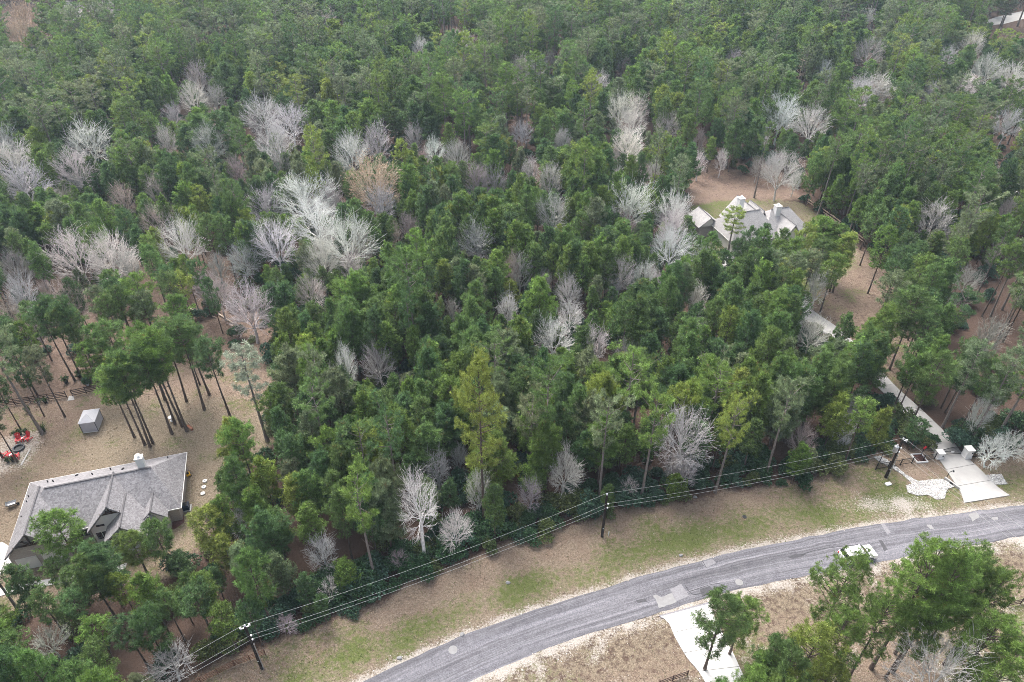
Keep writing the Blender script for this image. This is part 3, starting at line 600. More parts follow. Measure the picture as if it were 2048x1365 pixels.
def make_dome(seed, h, R, fork=.34, tips=430, lobes=7, flat=.36):
    """limbs divide towards tips spread over a rounded, lumpy crown"""
    rng = np.random.default_rng(seed); zc = h * (1 - flat - .03); vr = h * flat; r0 = .0115 * h + .05
    d = unit(rng.normal(0, 1, (tips * 3, 3))); d = d[d[:, 2] > -.62][:tips]; ph = rng.uniform(0, 6.28, 3); az = np.arctan2(d[:, 1], d[:, 0])
    k = (1 + .13 * np.sin(az * 2 + ph[0]) + .10 * np.sin(az * 3 + ph[1] + d[:, 2] * 2)) * (1 - .35 * rng.random(len(d)) ** 2.2)
    T = np.column_stack([d[:, 0] * R * k, d[:, 1] * R * k, zc + d[:, 2] * vr * k])
    f0 = np.array([rng.normal(0, .15), rng.normal(0, .15), h * fork]); mid = f0 * [.6, .6, .5] + [rng.normal(0, .08), rng.normal(0, .08), 0]
    trunk = [(np.array([[0, 0, -.15], mid, f0]), [r0 * 1.2, r0 * .95, r0 * .75])]; br, twig = [], []
    def bez(p, t, q, n, ra, rb, wob=.0):
        s_ = np.linspace(0, 1, n)[:, None]; L = np.linalg.norm(q - p); c = p + t * L * .5; P = (1 - s_) ** 2 * p + 2 * s_ * (1 - s_) * c + s_ ** 2 * q
        if wob and n > 2: P[1:-1] += rng.normal(0, wob * L, (n - 2, 3))
        return P, np.linspace(ra, rb, n), unit(P[-1] - P[-2])
    def cluster(idx, m):
        c = T[rng.choice(idx, min(m, len(idx)), replace=False)]
        for _ in range(4):
            lab = ((T[idx][:, None] - c[None]) ** 2).sum(2).argmin(1); c = np.array([T[idx][lab == j].mean(0) if (lab == j).any() else c[j] for j in range(len(c))])
        return [idx[lab == j] for j in range(len(c)) if (lab == j).any()]
    up = np.array([0, 0, 1.])
    for A in cluster(np.arange(len(T)), lobes):
        s0 = f0 + (mid - f0) * rng.uniform(0, .35); q = s0 + (T[A].mean(0) - s0) * .5; ra = r0 * (.32 + .2 * rng.random()); P, rr, t1 = bez(s0, unit(up * .6 + unit(T[A].mean(0) - s0)), q, 5, ra, ra * .6, .02); br.append((P, rr))
        for B_ in cluster(A, max(2, len(A) // 9)):
            o = P[rng.integers(2, 5)]; q2 = o + (T[B_].mean(0) - o) * .55; P2, rr2, t2 = bez(o, unit(t1 * .7 + unit(q2 - o)), q2, 4, ra * .48, max(ra * .24, .022), .03); br.append((P2, rr2))
            for i in B_:
                o2 = P2[rng.integers(1, 4)]; P3, rr3, t3 = bez(o2, unit(t2 * .5 + unit(T[i] - o2)), T[i], 4, max(ra * .2, .020), .010, .035); twig.append((P3, rr3))
                for _ in range(3):
                    j = rng.integers(1, 3); w = P3[j] + (P3[j + 1] - P3[j]) * rng.random(); L = np.linalg.norm(T[i] - o2) * rng.uniform(.22, .45); e = w + unit(t3 * .8 + rng.normal(0, .45, 3) + up * .15) * L; twig.append((np.array([w, (w + e) / 2 + rng.normal(0, .03 * L, 3), e]), [.013, .011, .008]))
    return trunk, br, twig
BARES = {}
def bare_variant(key, seed, h, R, vase, dens, leader=False, leaves=False):
    tk, br, tw = make_bare(seed, h, R, vase, dens, leader) if leader else make_dome(seed, h, R, fork=.20 + .2 * (1 - vase), tips=int(430 * dens ** 2), flat=.40 if R > 3 else .44)
    tv, tf = tubes_np(tk, 6); bv, bf = tubes_np(br, 4); wv, wf = tubes_np(tw, 3); z = max(wv[:, 2].max(), bv[:, 2].max())
    D = dict(h=z, R=np.percentile(np.hypot(wv[:, 0], wv[:, 1]), 97), trunk=mesh_np("bare_trunk", tv, [tf], [M['bare']], None, True), limbs=mesh_np("bare_limbs", bv, [bf], [M['bare']]), twigs=mesh_np("bare_twigs", wv, [wf], [M['bare']]))
    if leaves:
        rng = np.random.default_rng(seed); P = wv[rng.integers(0, len(wv), 2600)] + rng.normal(0, .08, (2600, 3)); P = P[P[:, 2] > .35 * z]
        V, F, C = tufts(P, rng.normal(0, 1, P.shape), rng, .20, 3, .05); D['leaves'] = mesh_np("dry_leaf_tufts", V, [F], [M['dryleaf']], C)
    BARES[key] = D
for i, a in enumerate([(15, 4.6, .55, 1.0), (14, 4.2, .9, 1.0), (13, 3.6, .7, .95), (16, 5.0, .35, 1.0), (11, 3.0, .9, .9), (12, 3.4, .5, 1.0)]): bare_variant(('wide', i), 300 + i, *a)
for i, a in enumerate([(12, 2.4, .9, .8), (10, 2.0, 1.0, .85), (14, 2.6, .8, .8)]): bare_variant(('slim', i), 400 + i, *a)
bare_variant(('tall', 0), 501, 18, 3.2, -.35, .85); bare_variant(('tall', 1), 502, 20, 4.0, -.1, 1.0); bare_variant(('tan', 0), 503, 15, 4.6, .8, .95, False, True); bare_variant(('small', 0), 504, 6, 2.0, .8, .75); bare_variant(('small', 1), 505, 7, 2.2, .5, .75)
def make_snag():
    rng = np.random.default_rng(77); paths = []; t = [np.array([rng.normal(0, .08), rng.normal(0, .08), z]) for z in np.linspace(-.15, 17, 9)]
    for k in range(24):
        z = rng.uniform(6, 16.6); a = rng.uniform(0, 6.28); L = (17.5 - z) * .22 + .6; e = rng.uniform(-.1, .5); p = np.array([0, 0, z]); d = np.array([math.cos(a), math.sin(a), e]); m_ = p + d * L * .6; paths.append(([p, m_, m_ + (d + [0, 0, .5]) * L * .4], [.07, .05, .02]))
    tv, tf = tubes_np([(t, np.linspace(.24, .04, 9))], 6); bv, bf = tubes_np(paths, 4)
    BARES[('snag', 0)] = dict(h=17.2, R=2.2, trunk=mesh_np("snag_trunk", tv, [tf], [M['bare']], None, True), limbs=mesh_np("snag_limbs", bv, [bf], [M['bare']]))
make_snag()
SHRUBS = []
def shrub_variant(seed, h, R, n, size):
    rng = np.random.default_rng(seed); lob = [(rng.normal(0, R * .38, 2), rng.uniform(.45, 1) * h, R * rng.uniform(.4, .7)) for _ in range(6)]; P = []; st = []
    for (c, hh, r) in lob:
        k = n // 6; d = unit(rng.normal(0, 1, (k, 3))); d[:, 2] = np.abs(d[:, 2]) * 1.1 - .25; P.append(np.column_stack([c[0] + d[:, 0] * r * rng.uniform(.6, 1.1, k), c[1] + d[:, 1] * r * rng.uniform(.6, 1.1, k), np.maximum(.08, hh * .55 + d[:, 2] * hh * .48 * rng.uniform(.7, 1.1, k))]))
        st.append((np.array([[0, 0, -.1], [c[0] * .5, c[1] * .5, hh * .35], [c[0], c[1], hh * .8]]), [.04, .03, .012]))
    P = np.concatenate(P); V, F, C = tufts(P, unit(np.column_stack([P[:, :2], np.full(len(P), .8)])), rng, size, 5, size * .28, .01); sv, sf = tubes_np(st, 4)
    d = dict(h=h, R=R, stems=mesh_np("shrub_stems", sv, [sf], [M['bark']]), foliage=mesh_np("shrub_foliage", V, [F], [M['leaf']], C)); me = mesh_np("shrub", np.concatenate([sv, V]), [np.concatenate([sf, F + len(sv)])], [M['bark'], M['leaf_far']], np.concatenate([np.full((len(sv), 3), .5), C]))
    mi = np.zeros(len(sf) + len(F), np.int32); mi[len(sf):] = 1; me.polygons.foreach_set("material_index", mi); me.update(); d['joined'] = me; SHRUBS.append(d)
for i, a in enumerate([(2.2, 1.5, 620, .22), (3.0, 1.6, 760, .23), (1.4, 1.2, 420, .2), (3.8, 1.9, 900, .24)]): shrub_variant(700 + i, *a)

# ------------------------------------------------------------------ where the trees stand
TONES = {'yellow-green': (.240, .310, .072), 'bright green': (.165, .258, .064), 'deep green': (.102, .178, .070), 'mid green': (.135, .218, .070), 'grey-green': (.195, .245, .132), 'pale grey-green': (.33, .36, .28)}
BTONE = {'white': (.74, .72, .69), 'pale grey': (.58, .56, .54), 'mauve': (.42, .38, .37), 'pinkish': (.50, .43, .40), 'tan': (.58, .47, .38)}
def tone_jit(c): 
    k = RNG.uniform(.86, 1.14); return tuple(np.clip(np.array(c) * k * RNG.uniform(.95, 1.05, 3), 0, 1))
def height_from(base, topy):
    g = gp(*base); D = g[1]; ang = PITCH + math.atan((topy - CY) / FPX); return CAM_H - D * math.tan(ang)
trees = []   # dict(x,y,h,key,tone,kind)
def put_pine(x, y, h, style, tone, r=None, rz=None, lean=0, hand=True, src=None):
    ks = [k for k in PINES if k[0] == style]; ks.sort(key=lambda k: abs(PINES[k]['h'] - h) + RNG.uniform(0, 2.5)); k = ks[0]; s = h / PINES[k]['h']; sr = s if r is None else r / PINES[k]['R']
    trees.append(dict(kind='pine', x=x, y=y, h=h, key=k, sx=sr, sz=s, rz=RNG.uniform(0, 6.28) if rz is None else rz, tone=tone, hand=hand, r=PINES[k]['R'] * sr))
    lab = {(968, 1050): 'tallest yellow-green pine standing at the road edge', (535, 882): 'pale grey-green pine at the right end of the lawn', (1455, 510): 'yellow-green pine in front of the left end of the pale house', (85, 868): 'grey-green pine with a thick pale trunk beside the red chairs'}.get(src)
    if lab: trees[-1]['lab'] = lab
def hp(bx, by, ty, r, style, tone): g = gp(bx, by); put_pine(g[0], g[1], height_from((bx, by), ty), style, tone, r, src=(bx, by))
def ht(tx, ty, h, r, style, tone): g = gp(tx, ty, h); put_pine(g[0], g[1], h, style, tone, r)
B, D_, Y_, G_, Mi = 'bright green', 'deep green', 'yellow-green', 'grey-green', 'mid green'
for a in [(85, 868, 640, 3.6, 'mature', G_), (269, 875, 742, 2.8, 'open', B), (290, 890, 735, 2.9, 'open', Mi), (300, 894, 722, 3.1, 'open', B), (306, 887, 712, 2.9, 'open', Mi), (344, 868, 700, 3.2, 'open', Mi), (350, 848, 682, 3.1, 'open', B),
          (365, 853, 672, 3.4, 'open', Mi), (374, 863, 668, 3.4, 'open', B), (409, 820, 648, 3.4, 'open', Mi), (419, 790, 640, 3.1, 'open', D_), (461, 834, 680, 2.9, 'open', D_), (130, 834, 700, 2.2, 'open', G_), (89, 833, 700, 2.0, 'open', D_),
          (76, 793, 640, 2.4, 'open', D_), (35, 924, 790, 2.2, 'open', G_), (5, 915, 770, 2.2, 'open', D_), (150, 762, 610, 2.6, 'open', D_), (162, 754, 600, 2.6, 'open', D_), (185, 770, 615, 2.4, 'open', Mi), (198, 765, 600, 2.6, 'open', D_), (41, 858, 740, 2.0, 'open', D_),
          (162, 1134, 1033, 3.2, 'open', B), (238, 1153, 1092, 1.8, 'open', D_), (295, 1148, 1072, 2.5, 'open', B), (343, 1135, 1045, 2.3, 'open', Mi), (455, 1130, 1022, 2.9, 'open', Y_), (370, 1155, 1112, 1.7, 'young', D_), (40, 1225, 1100, 2.6, 'mature', G_),
          (135, 1170, 1120, 2.0, 'open', Mi), (180, 1210, 1140, 2.2, 'open', Mi), (480, 1110, 1000, 2.2, 'open', B), (505, 1060, 925, 2.3, 'young', Mi), (520, 1010, 850, 2.6, 'open', B), (500, 985, 845, 2.2, 'young', Y_), (535, 1090, 985, 2.3, 'young', B),
          (968, 1050, 728, 3.9, 'big', Y_), (1530, 958, 768, 2.7, 'mature', G_), (1282, 998, 792, 3.0, 'mature', B), (1430, 985, 790, 2.9, 'mature', Y_), (1782, 828, 690, 2.6, 'open', Mi), (1790, 835, 700, 2.6, 'open', B), (1885, 855, 690, 3.0, 'mature', G_), (1938, 889, 705, 3.2, 'mature', G_), (1911, 870, 720, 2.4, 'open', Mi),
          (1990, 880, 690, 3.6, 'mature', B), (2040, 885, 720, 3.4, 'mature', G_), (1818, 900, 842, 1.9, 'open', D_), (1409, 1339, 1196, 2.8, 'big', Mi), (1459, 1309, 1203, 2.5, 'big', B), (1785, 1345, 1118, 3.6, 'big', B), (1742, 1337, 1092, 4.0, 'big', B), (1845, 1302, 1110, 3.2, 'big', Mi),
          (373, 803, 650, 3.0, 'open', Mi), (330, 800, 655, 3.0, 'open', B), (240, 790, 655, 2.8, 'open', Mi), (270, 785, 645, 2.8, 'open', Mi), (215, 800, 690, 2.6, 'open', B), (400, 770, 640, 2.6, 'open', Mi), (400, 628, 515, 1.9, 'open', B), (387, 572, 512, 1.6, 'open', Mi), (446, 667, 560, 1.8, 'open', D_), (178, 660, 560, 2.0, 'open', D_), (279, 633, 560, 2.2, 'open', Mi), (1455, 510, 418, 3.6, 'mature', Y_), (1640, 560, 462, 2.4, 'open', B), (1618, 560, 440, 2.6, 'open', B), (1665, 585, 470, 2.8, 'open', Y_), (1512, 545, 452, 2.4, 'open', D_), (1545, 560, 462, 2.4, 'open', Mi)]: hp(*a)
for a in [(tx_, ty_ + 26, h_ * .94, r_ * .86, st9, {D_: Mi, Mi: B}.get(tn9, tn9)) for tx_, ty_, h_, r_, st9, tn9 in [(1715, 1093, 20, 4.0, 'big', B), (1960, 1082, 21, 4.3, 'big', B), (1902, 1098, 19, 3.6, 'big', Mi), (2015, 1120, 19, 3.4, 'big', Mi), (1645, 1235, 17, 3.6, 'big', Y_), (1590, 1275, 15, 3.0, 'big', D_), (1560, 1258, 14, 2.5, 'big', D_), (2005, 1212, 18, 4.0, 'big', B), (2045, 1275, 17, 3.6, 'big', Mi), (1870, 1170, 17, 3.4, 'big', Mi),
          (1520, 1322, 12, 2.6, 'big', B), (1580, 1340, 13, 2.8, 'big', Mi), (1700, 1200, 17, 3.4, 'big', B), (1790, 1165, 18, 3.5, 'big', Mi), (1450, 1345, 9, 2.0, 'big', D_), (1540, 1285, 12, 2.4, 'big', Mi), (1670, 1300, 12, 2.8, 'big', Y_)]]: ht(*a)
for a in [(1428, 468, 12, 2.4, 'open', Mi), (1478, 482, 12, 2.6, 'open', D_), (1505, 458, 13, 2.3, 'open', D_), (1532, 464, 12, 2.4, 'open', Mi), (1562, 484, 12, 2.6, 'open', B), (1596, 478, 13, 2.6, 'open', B), (1618, 452, 14, 2.6, 'open', Y_), (1640, 436, 13, 2.6, 'open', B), (1602, 505, 12, 2.6, 'open', Mi), (1450, 505, 11, 2.6, 'open', D_),
          (1662, 446, 13, 2.8, 'open', Mi), (1684, 452, 13, 2.6, 'open', B), (1694, 474, 13, 2.8, 'open', B), (1652, 482, 13, 2.7, 'open', Mi), (1632, 505, 12, 2.6, 'open', G_), (1676, 512, 13, 2.8, 'open', B), (1508, 500, 11, 2.5, 'young', Mi), (1540, 510, 11, 2.6, 'open', B), (1575, 520, 11, 2.6, 'open', Y_), (1480, 520, 10, 2.4, 'young', Mi)]: ht(*a)
hand_xy = np.array([(t['x'], t['y']) for t in trees])

# bare deciduous trees: crown centre in the picture, half width, kind, colour
BARE_LIST = [(525, 215, 40, 'wide', 'white'), (578, 232, 45, 'wide', 'white'), (545, 272, 38, 'wide', 'pale grey'), (390, 142, 22, 'slim', 'white'), (383, 182, 28, 'wide', 'pale grey'), (428, 186, 20, 'slim', 'mauve'), (172, 264, 42, 'wide', 'white'), (15, 300, 46, 'wide', 'pale grey'), (38, 345, 40, 'wide', 'pale grey'), (-5, 268, 30, 'wide', 'pale grey'),
    (412, 268, 34, 'wide', 'pale grey'), (342, 222, 18, 'slim', 'pale grey'), (330, 272, 20, 'slim', 'pale grey'), (145, 322, 40, 'wide', 'pale grey'), (700, 292, 36, 'wide', 'white'), (750, 272, 34, 'slim', 'pale grey'), (745, 348, 52, 'tan', 'tan'), (868, 292, 25, 'wide', 'white'), (914, 297, 28, 'wide', 'pale grey'), (655, 28, 15, 'slim', 'white'),
    (530, 390, 36, 'wide', 'pale grey'), (605, 375, 58, 'wide', 'white'), (652, 382, 32, 'wide', 'pale grey'), (628, 428, 55, 'wide', 'white'), (690, 466, 58, 'wide', 'white'), (545, 470, 45, 'wide', 'white'), (725, 480, 32, 'wide', 'pinkish'), (640, 500, 40, 'wide', 'pale grey'), (700, 520, 28, 'slim', 'pale grey'), (310, 428, 30, 'wide', 'pinkish'), (360, 468, 42, 'wide', 'white'),
    (145, 488, 52, 'wide', 'white'), (215, 500, 46, 'wide', 'white'), (252, 522, 24, 'slim', 'pale grey'), (480, 502, 34, 'wide', 'pale grey'), (432, 575, 32, 'wide', 'mauve'), (490, 592, 50, 'wide', 'pale grey'), (620, 572, 34, 'wide', 'pinkish'), (955, 467, 40, 'wide', 'white'), (985, 350, 26, 'slim', 'mauve'), (955, 345, 28, 'slim', 'mauve'), (1105, 412, 38, 'wide', 'pale grey'), (1100, 345, 30, 'wide', 'pale grey'),
    (1125, 272, 18, 'slim', 'pale grey'), (1045, 256, 22, 'wide', 'white'), (1200, 156, 20, 'wide', 'white'), (1240, 205, 34, 'wide', 'white'), (1272, 208, 26, 'wide', 'white'), (1258, 272, 34, 'wide', 'white'), (1262, 235, 30, 'wide', 'pale grey'), (1338, 242, 26, 'wide', 'pale grey'), (1040, 125, 24, 'slim', 'pale grey'), (1072, 128, 22, 'slim', 'pale grey'), (1100, 112, 14, 'slim', 'mauve'),
    (1565, 218, 34, 'wide', 'white'), (1627, 232, 34, 'wide', 'white'), (1980, 128, 46, 'wide', 'pale grey'), (2035, 142, 34, 'wide', 'pale grey'), (1950, 76, 20, 'wide', 'white'), (1898, 105, 16, 'wide', 'white'), (1735, 28, 16, 'slim', 'pale grey'), (1742, 92, 30, 'wide', 'mauve'), (1722, 172, 32, 'wide', 'pale grey'), (1762, 165, 26, 'slim', 'pale grey'), (1650, 135, 18, 'slim', 'pale grey'),
    (1265, 386, 46, 'wide', 'white'), (1348, 402, 38, 'wide', 'white'), (1350, 442, 36, 'wide', 'pale grey'), (1345, 478, 42, 'wide', 'pale grey'), (1240, 536, 34, 'wide', 'white'), (1290, 540, 24, 'slim', 'pale grey'), (1396, 590, 24, 'slim', 'white'), (1108, 655, 42, 'wide', 'white'), (1142, 622, 32, 'wide', 'white'), (1190, 672, 28, 'slim', 'pale grey'), (1015, 606, 26, 'slim', 'pale grey'), (1040, 530, 26, 'slim', 'pale grey'), (1140, 572, 32, 'wide', 'pale grey'),
    (905, 612, 18, 'slim', 'pale grey'), (690, 718, 24, 'tall', 'white'), (757, 716, 40, 'wide', 'pale grey'), (1640, 556, 24, 'slim', 'white'), (1628, 655, 32, 'wide', 'white'), (1875, 422, 34, 'wide', 'white'), (1940, 548, 22, 'wide', 'pale grey'), (1992, 655, 24, 'slim', 'mauve'), (2025, 410, 16, 'slim', 'pale grey'), (1130, 928, 42, 'wide', 'pale grey'), (910, 1045, 36, 'wide', 'pale grey'), (872, 922, 30, 'slim', 'pale grey'),
    (1605, 866, 30, 'wide', 'pinkish'), (1060, 975, 26, 'slim', 'mauve'), (1260, 968, 22, 'small', 'pale grey'), (1375, 915, 30, 'slim', 'pale grey'), (640, 1092, 30, 'slim', 'pale grey'), (798, 1112, 20, 'small', 'pinkish'), (655, 1172, 24, 'small', 'pale grey'), (572, 1242, 20, 'small', 'mauve'), (335, 1318, 40, 'small', 'pale grey'), (92, 1275, 30, 'small', 'pale grey'), (1895, 1320, 75, 'wide', 'white'), (1690, 882, 14, 'small', 'white'), (918, 905, 20, 'slim', 'pale grey'),
    (35, 578, 26, 'slim', 'pale grey'), (130, 588, 28, 'slim', 'pinkish'), (28, 525, 30, 'wide', 'mauve'), (315, 370, 24, 'slim', 'pinkish'), (42, 22, 46, 'tan', 'tan'), (40, 58, 24, 'tan', 'tan'), (140, 18, 30, 'wide', 'pale grey'), (205, 14, 32, 'wide', 'pale grey'), (920, 76, 26, 'slim', 'pale grey'), (840, 85, 20, 'wide', 'white'), (1400, 270, 14, 'slim', 'pinkish'), (826, 262, 18, 'slim', 'pale grey'), (560, 325, 20, 'slim', 'mauve'),
    (760, 395, 30, 'slim', 'pale grey'), (815, 440, 20, 'slim', 'mauve'), (1310, 335, 16, 'slim', 'pale grey'), (470, 330, 20, 'slim', 'mauve'), (240, 388, 20, 'slim', 'pinkish'), (1060, 330, 22, 'slim', 'pale grey'), (1250, 125, 14, 'slim', 'mauve'), (1445, 310, 14, 'slim', 'pale grey'), (1470, 110, 14, 'slim', 'pale grey'), (1865, 175, 14, 'slim', 'pale grey'), (1935, 165, 20, 'slim', 'white'), (1995, 890, 30, 'small', 'pale grey'), (2030, 880, 26, 'small', 'pale grey')]
def put_bare(x, y, h, r, k, tone, **kw): trees.append(dict(kind='bare', x=x, y=y, h=h, key=k, sx=r / BARES[k]['R'], sz=h / BARES[k]['h'], rz=RNG.uniform(0, 6.28), tone=tone, hand=True, r=r, **kw))
for i, (cx, cy, hw, typ, tone) in enumerate(BARE_LIST):
    ks = [k for k in BARES if k[0] == typ]; k = ks[(i * 7 + int(cx)) % len(ks)]; g0 = gp(cx, cy, 8); dist = math.hypot(np.hypot(*g0), CAM_H - 8); r = hw * dist / FPX; r = min(max(r, 1.0), 7.5)
    h = {'wide': max(9.5, min(17, r * 2.6 + 3)), 'slim': max(8, min(15, r * 3 + 4)), 'tall': 15, 'tan': r * 2.4 + 3.5, 'small': r * 2.2 + 1.5}[typ]; g = gp(cx, cy, h * .66); kw = {(745, 348): 'large tan-leaved bare tree in the wood left of centre', (42, 22): 'larger tan-leaved tree in the top left corner', (40, 58): 'smaller tan-leaved tree in the top left corner', (1628, 655): 'white bare tree leaning over the upper part of the drive', (1895, 1320): 'large white bare tree in the bottom right corner'}.get((cx, cy)); put_bare(g[0], g[1], h, r, k, tone, **({'lab': kw} if kw else {}))
def hb(bx, by, ty, r, k, tone, **kw): g = gp(bx, by); put_bare(g[0], g[1], height_from((bx, by), ty), r, k, tone, **kw)
hb(1345, 978, 785, 4.0, ('tall', 1), 'pale grey', lab='tall forked bare tree with a thick grey trunk at the road edge'); hb(850, 1122, 922, 2.9, ('tall', 0), 'white', lab='white-barked bare tree leaning over the verge shrubs'); hb(1548, 402, 283, 5.2, ('wide', 1), 'pale grey', lab='domed lone bare tree behind the pale house'); hb(1996, 298, 200, 4.4, ('wide', 2), 'pale grey', lab='bare tree with a long trunk near the right edge'); hb(1592, 182, 108, 1.9, ('snag', 0), 'tan', lab='dead pine snag with short stub branches'); hp(535, 882, 698, 3.7, 'mature', 'pale grey-green')
bare_xy = np.array([(t['x'], t['y'], t['r']) for t in trees if t['kind'] == 'bare'])

# zones, in plan: polygon, spacing, style mix, height range
ZONES = [(NEEDLE_R, 6.2, {'mature': 1}, (18, 23)), (FLOOR_L, 5.4, {'open': .85, 'young': .15}, (11, 15)), (CLEAR_R, 4.8, {'open': 1}, (12, 17)), ([(1380, 500), (1620, 490), (1650, 610), (1560, 640), (1400, 560)], 5.5, {'open': 1}, (11, 15)), ([(1840, 560), (2120, 520), (2120, 860), (1900, 840), (1850, 720)], 5.2, {'mature': .6, 'open': .4}, (15, 22)),
         ([(-80, 1240), (200, 1190), (330, 1160), (400, 1100), (470, 960), (545, 900), (560, 1100), (530, 1290), (380, 1440), (-80, 1440)], 4.1, {'young': .45, 'open': .55}, (8, 12))]
NO_TREE = [VERGE, LAWN_L, YARD_L, LAWN_R, TRACK, PATCH_R, DRIVE_L + DRIVE_R[::-1], [(1395, 425), (1500, 400), (1620, 440), (1600, 520), (1470, 520), (1390, 470)], FAR_L]
# things a nearer tree must not hide: picture polygon and the depth of what stands there
KEEP = [([(18, 1088), (60, 962), (376, 902), (368, 1036), (330, 1042), (285, 1078), (210, 1088), (150, 1062), (80, 1094)], 58), ([(0, 985), (0, 860), (95, 855), (205, 800), (200, 870), (450, 850), (520, 810), (520, 880), (450, 925), (370, 900), (60, 960)], 80), ([(376, 905), (470, 900), (440, 1010), (395, 1045), (330, 1095), (372, 1035)], 62), ([(0, 800), (200, 768), (200, 830), (0, 850)], 85),
        ([(1388, 428), (1500, 398), (1612, 440), (1590, 485), (1480, 482)], 150), ([(1385, 362), (1530, 365), (1600, 408), (1500, 412), (1388, 418)], 176), ([(1600, 395), (1640, 412), (1728, 485), (1720, 500), (1600, 408)], 165), ([(1775, 790), (1845, 808), (2020, 1000), (1925, 1010), (1835, 880)], 88), ([(1735, 748), (1762, 738), (1796, 775), (1772, 790)], 98), ([(1695, 525), (1735, 525), (1735, 590), (1685, 585)], 132), ([(1600, 632), (1640, 620), (1660, 660), (1640, 672)], 117),
        (EDGE[1:] + [(1868, 905), (2048, 905), (2048, 1075), (900, 1365), (420, 1365)], 45), ([(1740, 905), (2048, 890), (2048, 1010), (1740, 960)], 70), ([(1990, 18), (2048, 6), (2048, 55), (1990, 46)], 350), ([(2000, 300), (2048, 296), (2048, 316), (2000, 316)], 195), ([(395, 615), (490, 640), (490, 668), (395, 640)], 118), ([(420, 590), (530, 620), (535, 760), (470, 690)], 105), ([(255, 1085), (380, 1045), (420, 1080), (330, 1150), (240, 1150)], 52), ([(130, 700), (200, 690), (200, 760), (130, 780)], 100)]
KEEP_NP = [(np.array(p, float), d) for p, d in KEEP]
bare_px = [(px([(t['x'], t['y'], t['h'] * .66)])[0], t['r'], t['y'], t['h']) for t in trees if t['kind'] == 'bare']
B_C = np.array([b[0] for b in bare_px]); B_R = np.array([b[1] for b in bare_px]); B_Y = np.array([b[2] for b in bare_px])
KEEP_BB = [(p.min(0), p.max(0)) for p, d in KEEP_NP]
def hides(x, y, h, r, cbf):
    S = px([(x + dx * r, y, h * z) for z in (1., .85, .7, .5) for dx in (-.85, -.4, 0, .4, .85)]); lo, hi = S.min(0), S.max(0)
    for (poly, dep), (a, b) in zip(KEEP_NP, KEEP_BB):
        if y < dep + 3 and (hi > a).all() and (lo < b).all() and inpoly(S, poly).any(): return True
    m_ = (y < B_Y - .5) & (B_Y - y < 34)
    if m_.any():
        s = FPX / math.hypot(math.hypot(x, y), CAM_H - h); d = (S[:, None] - B_C[m_][None]) / (B_R[m_] * s * .85)[None, :, None]
        if ((d ** 2).sum(2) < 1).any(): return True
    return False
G_NO = [G(p) for p in NO_TREE]; G_Z = [(G(p), s, mix, hr) for p, s, mix, hr in ZONES]
def grid(y0, y1, s):
    out = []; y = y0; k = 0
    while y < y1:
        hw = .76 * (.8 * y + 48) + 14; xs = np.arange(-hw, hw, s) + (k % 2) * s / 2; out.append(np.column_stack([xs, np.full(len(xs), y)])); y += s * .87; k += 1
    P = np.concatenate(out); return P + RNG.uniform(-.36, .36, P.shape) * s
cands = [(grid(34, 172, 3.55), 3.55), (grid(172, 290, 5.3), 5.3), (grid(290, 500, 7.4), 7.4)]
pr = {'near': {'young': .84, 'open': .08, 'mature': .08}, 'mid': {'young': .55, 'mature': .36, 'open': .09}, 'far': {'mature': .62, 'young': .38}}
under = []
for P, sp in cands:
    bad = np.zeros(len(P), bool)
    for g in G_NO: bad |= inpoly(P, g)
    zone = np.full(len(P), -1)
    for i, (g, *rest_) in enumerate(G_Z): zone[inpoly(P, g) & (zone < 0)] = i
    dry_ = np.array([z in (0, 1, 2, 3) for z in zone])
    clump = vnoise(P, 26, 31); age = vnoise(P, 60, 32); dmin = polydist(P, G(EDGE)) if sp < 4.5 else np.full(len(P), 99.)
    for i in range(len(P)):
        x, y = P[i]
        if bad[i] or (y < 43 and x > -34): continue
        z = zone[i]
        if z >= 0:
            s, mix, hr = G_Z[z][1:]
            if RNG.random() > (sp / s) ** 2: 
                if RNG.random() < .03 and z != 0: under.append((x, y))
                continue
        else:
            mix = pr['near'] if y < 150 else (pr['mid'] if y < 300 else pr['far']); hr = None
            if RNG.random() < .05 + .14 * (clump[i] > .72): under.append((x, y)); continue
        if (np.hypot(hand_xy[:, 0] - x, hand_xy[:, 1] - y) < 2.6).any() or (np.hypot(bare_xy[:, 0] - x, bare_xy[:, 1] - y) < np.maximum(1.8, bare_xy[:, 2] * .55)).any(): under.append((x, y)); continue
        k = list(mix); w = np.array([mix[a] for a in k], float)
        if hr is None and 'mature' in mix: w[k.index('mature')] *= .3 + 2.2 * max(0, age[i] - .2)
        style = k[RNG.choice(len(k), p=w / w.sum())]
        h = RNG.uniform(*hr) if hr else {'young': RNG.uniform(10, 15.5) if y < 150 else RNG.uniform(11, 17), 'open': RNG.uniform(12, 16), 'mature': RNG.uniform(17, 24) if y < 300 else RNG.uniform(18, 26)}[style]
        if dmin[i] < 5 and style == 'young': h *= .85
        ks = [q for q in PINES if q[0] == style]; q = ks[RNG.integers(len(ks))]; sz = h / PINES[q]['h']; sr = sz ** .6 * RNG.uniform(.85, 1.2) * (1.42 if y > 290 else (1.12 if y > 172 else .90))
        if hides(x, y, h, PINES[q]['R'] * sr, .4):
            h2 = h * .62
            if style == 'young' and not hides(x, y, h2, 1.6, .4): h = h2; sz = h / PINES[q]['h']; sr = sz
            else: under.append((x, y)); continue
        tn = ['mid green', 'deep green', 'bright green', 'grey-green', 'yellow-green'][RNG.choice(5, p=[.36, .22, .26, .10, .06] if style != 'mature' else [.30, .12, .18, .32, .08])]
        trees.append(dict(kind='pine', x=x, y=y, h=h, key=q, sx=sr, sz=sz, rz=RNG.uniform(0, 6.28), tone=tn, hand=False, r=PINES[q]['R'] * sr))
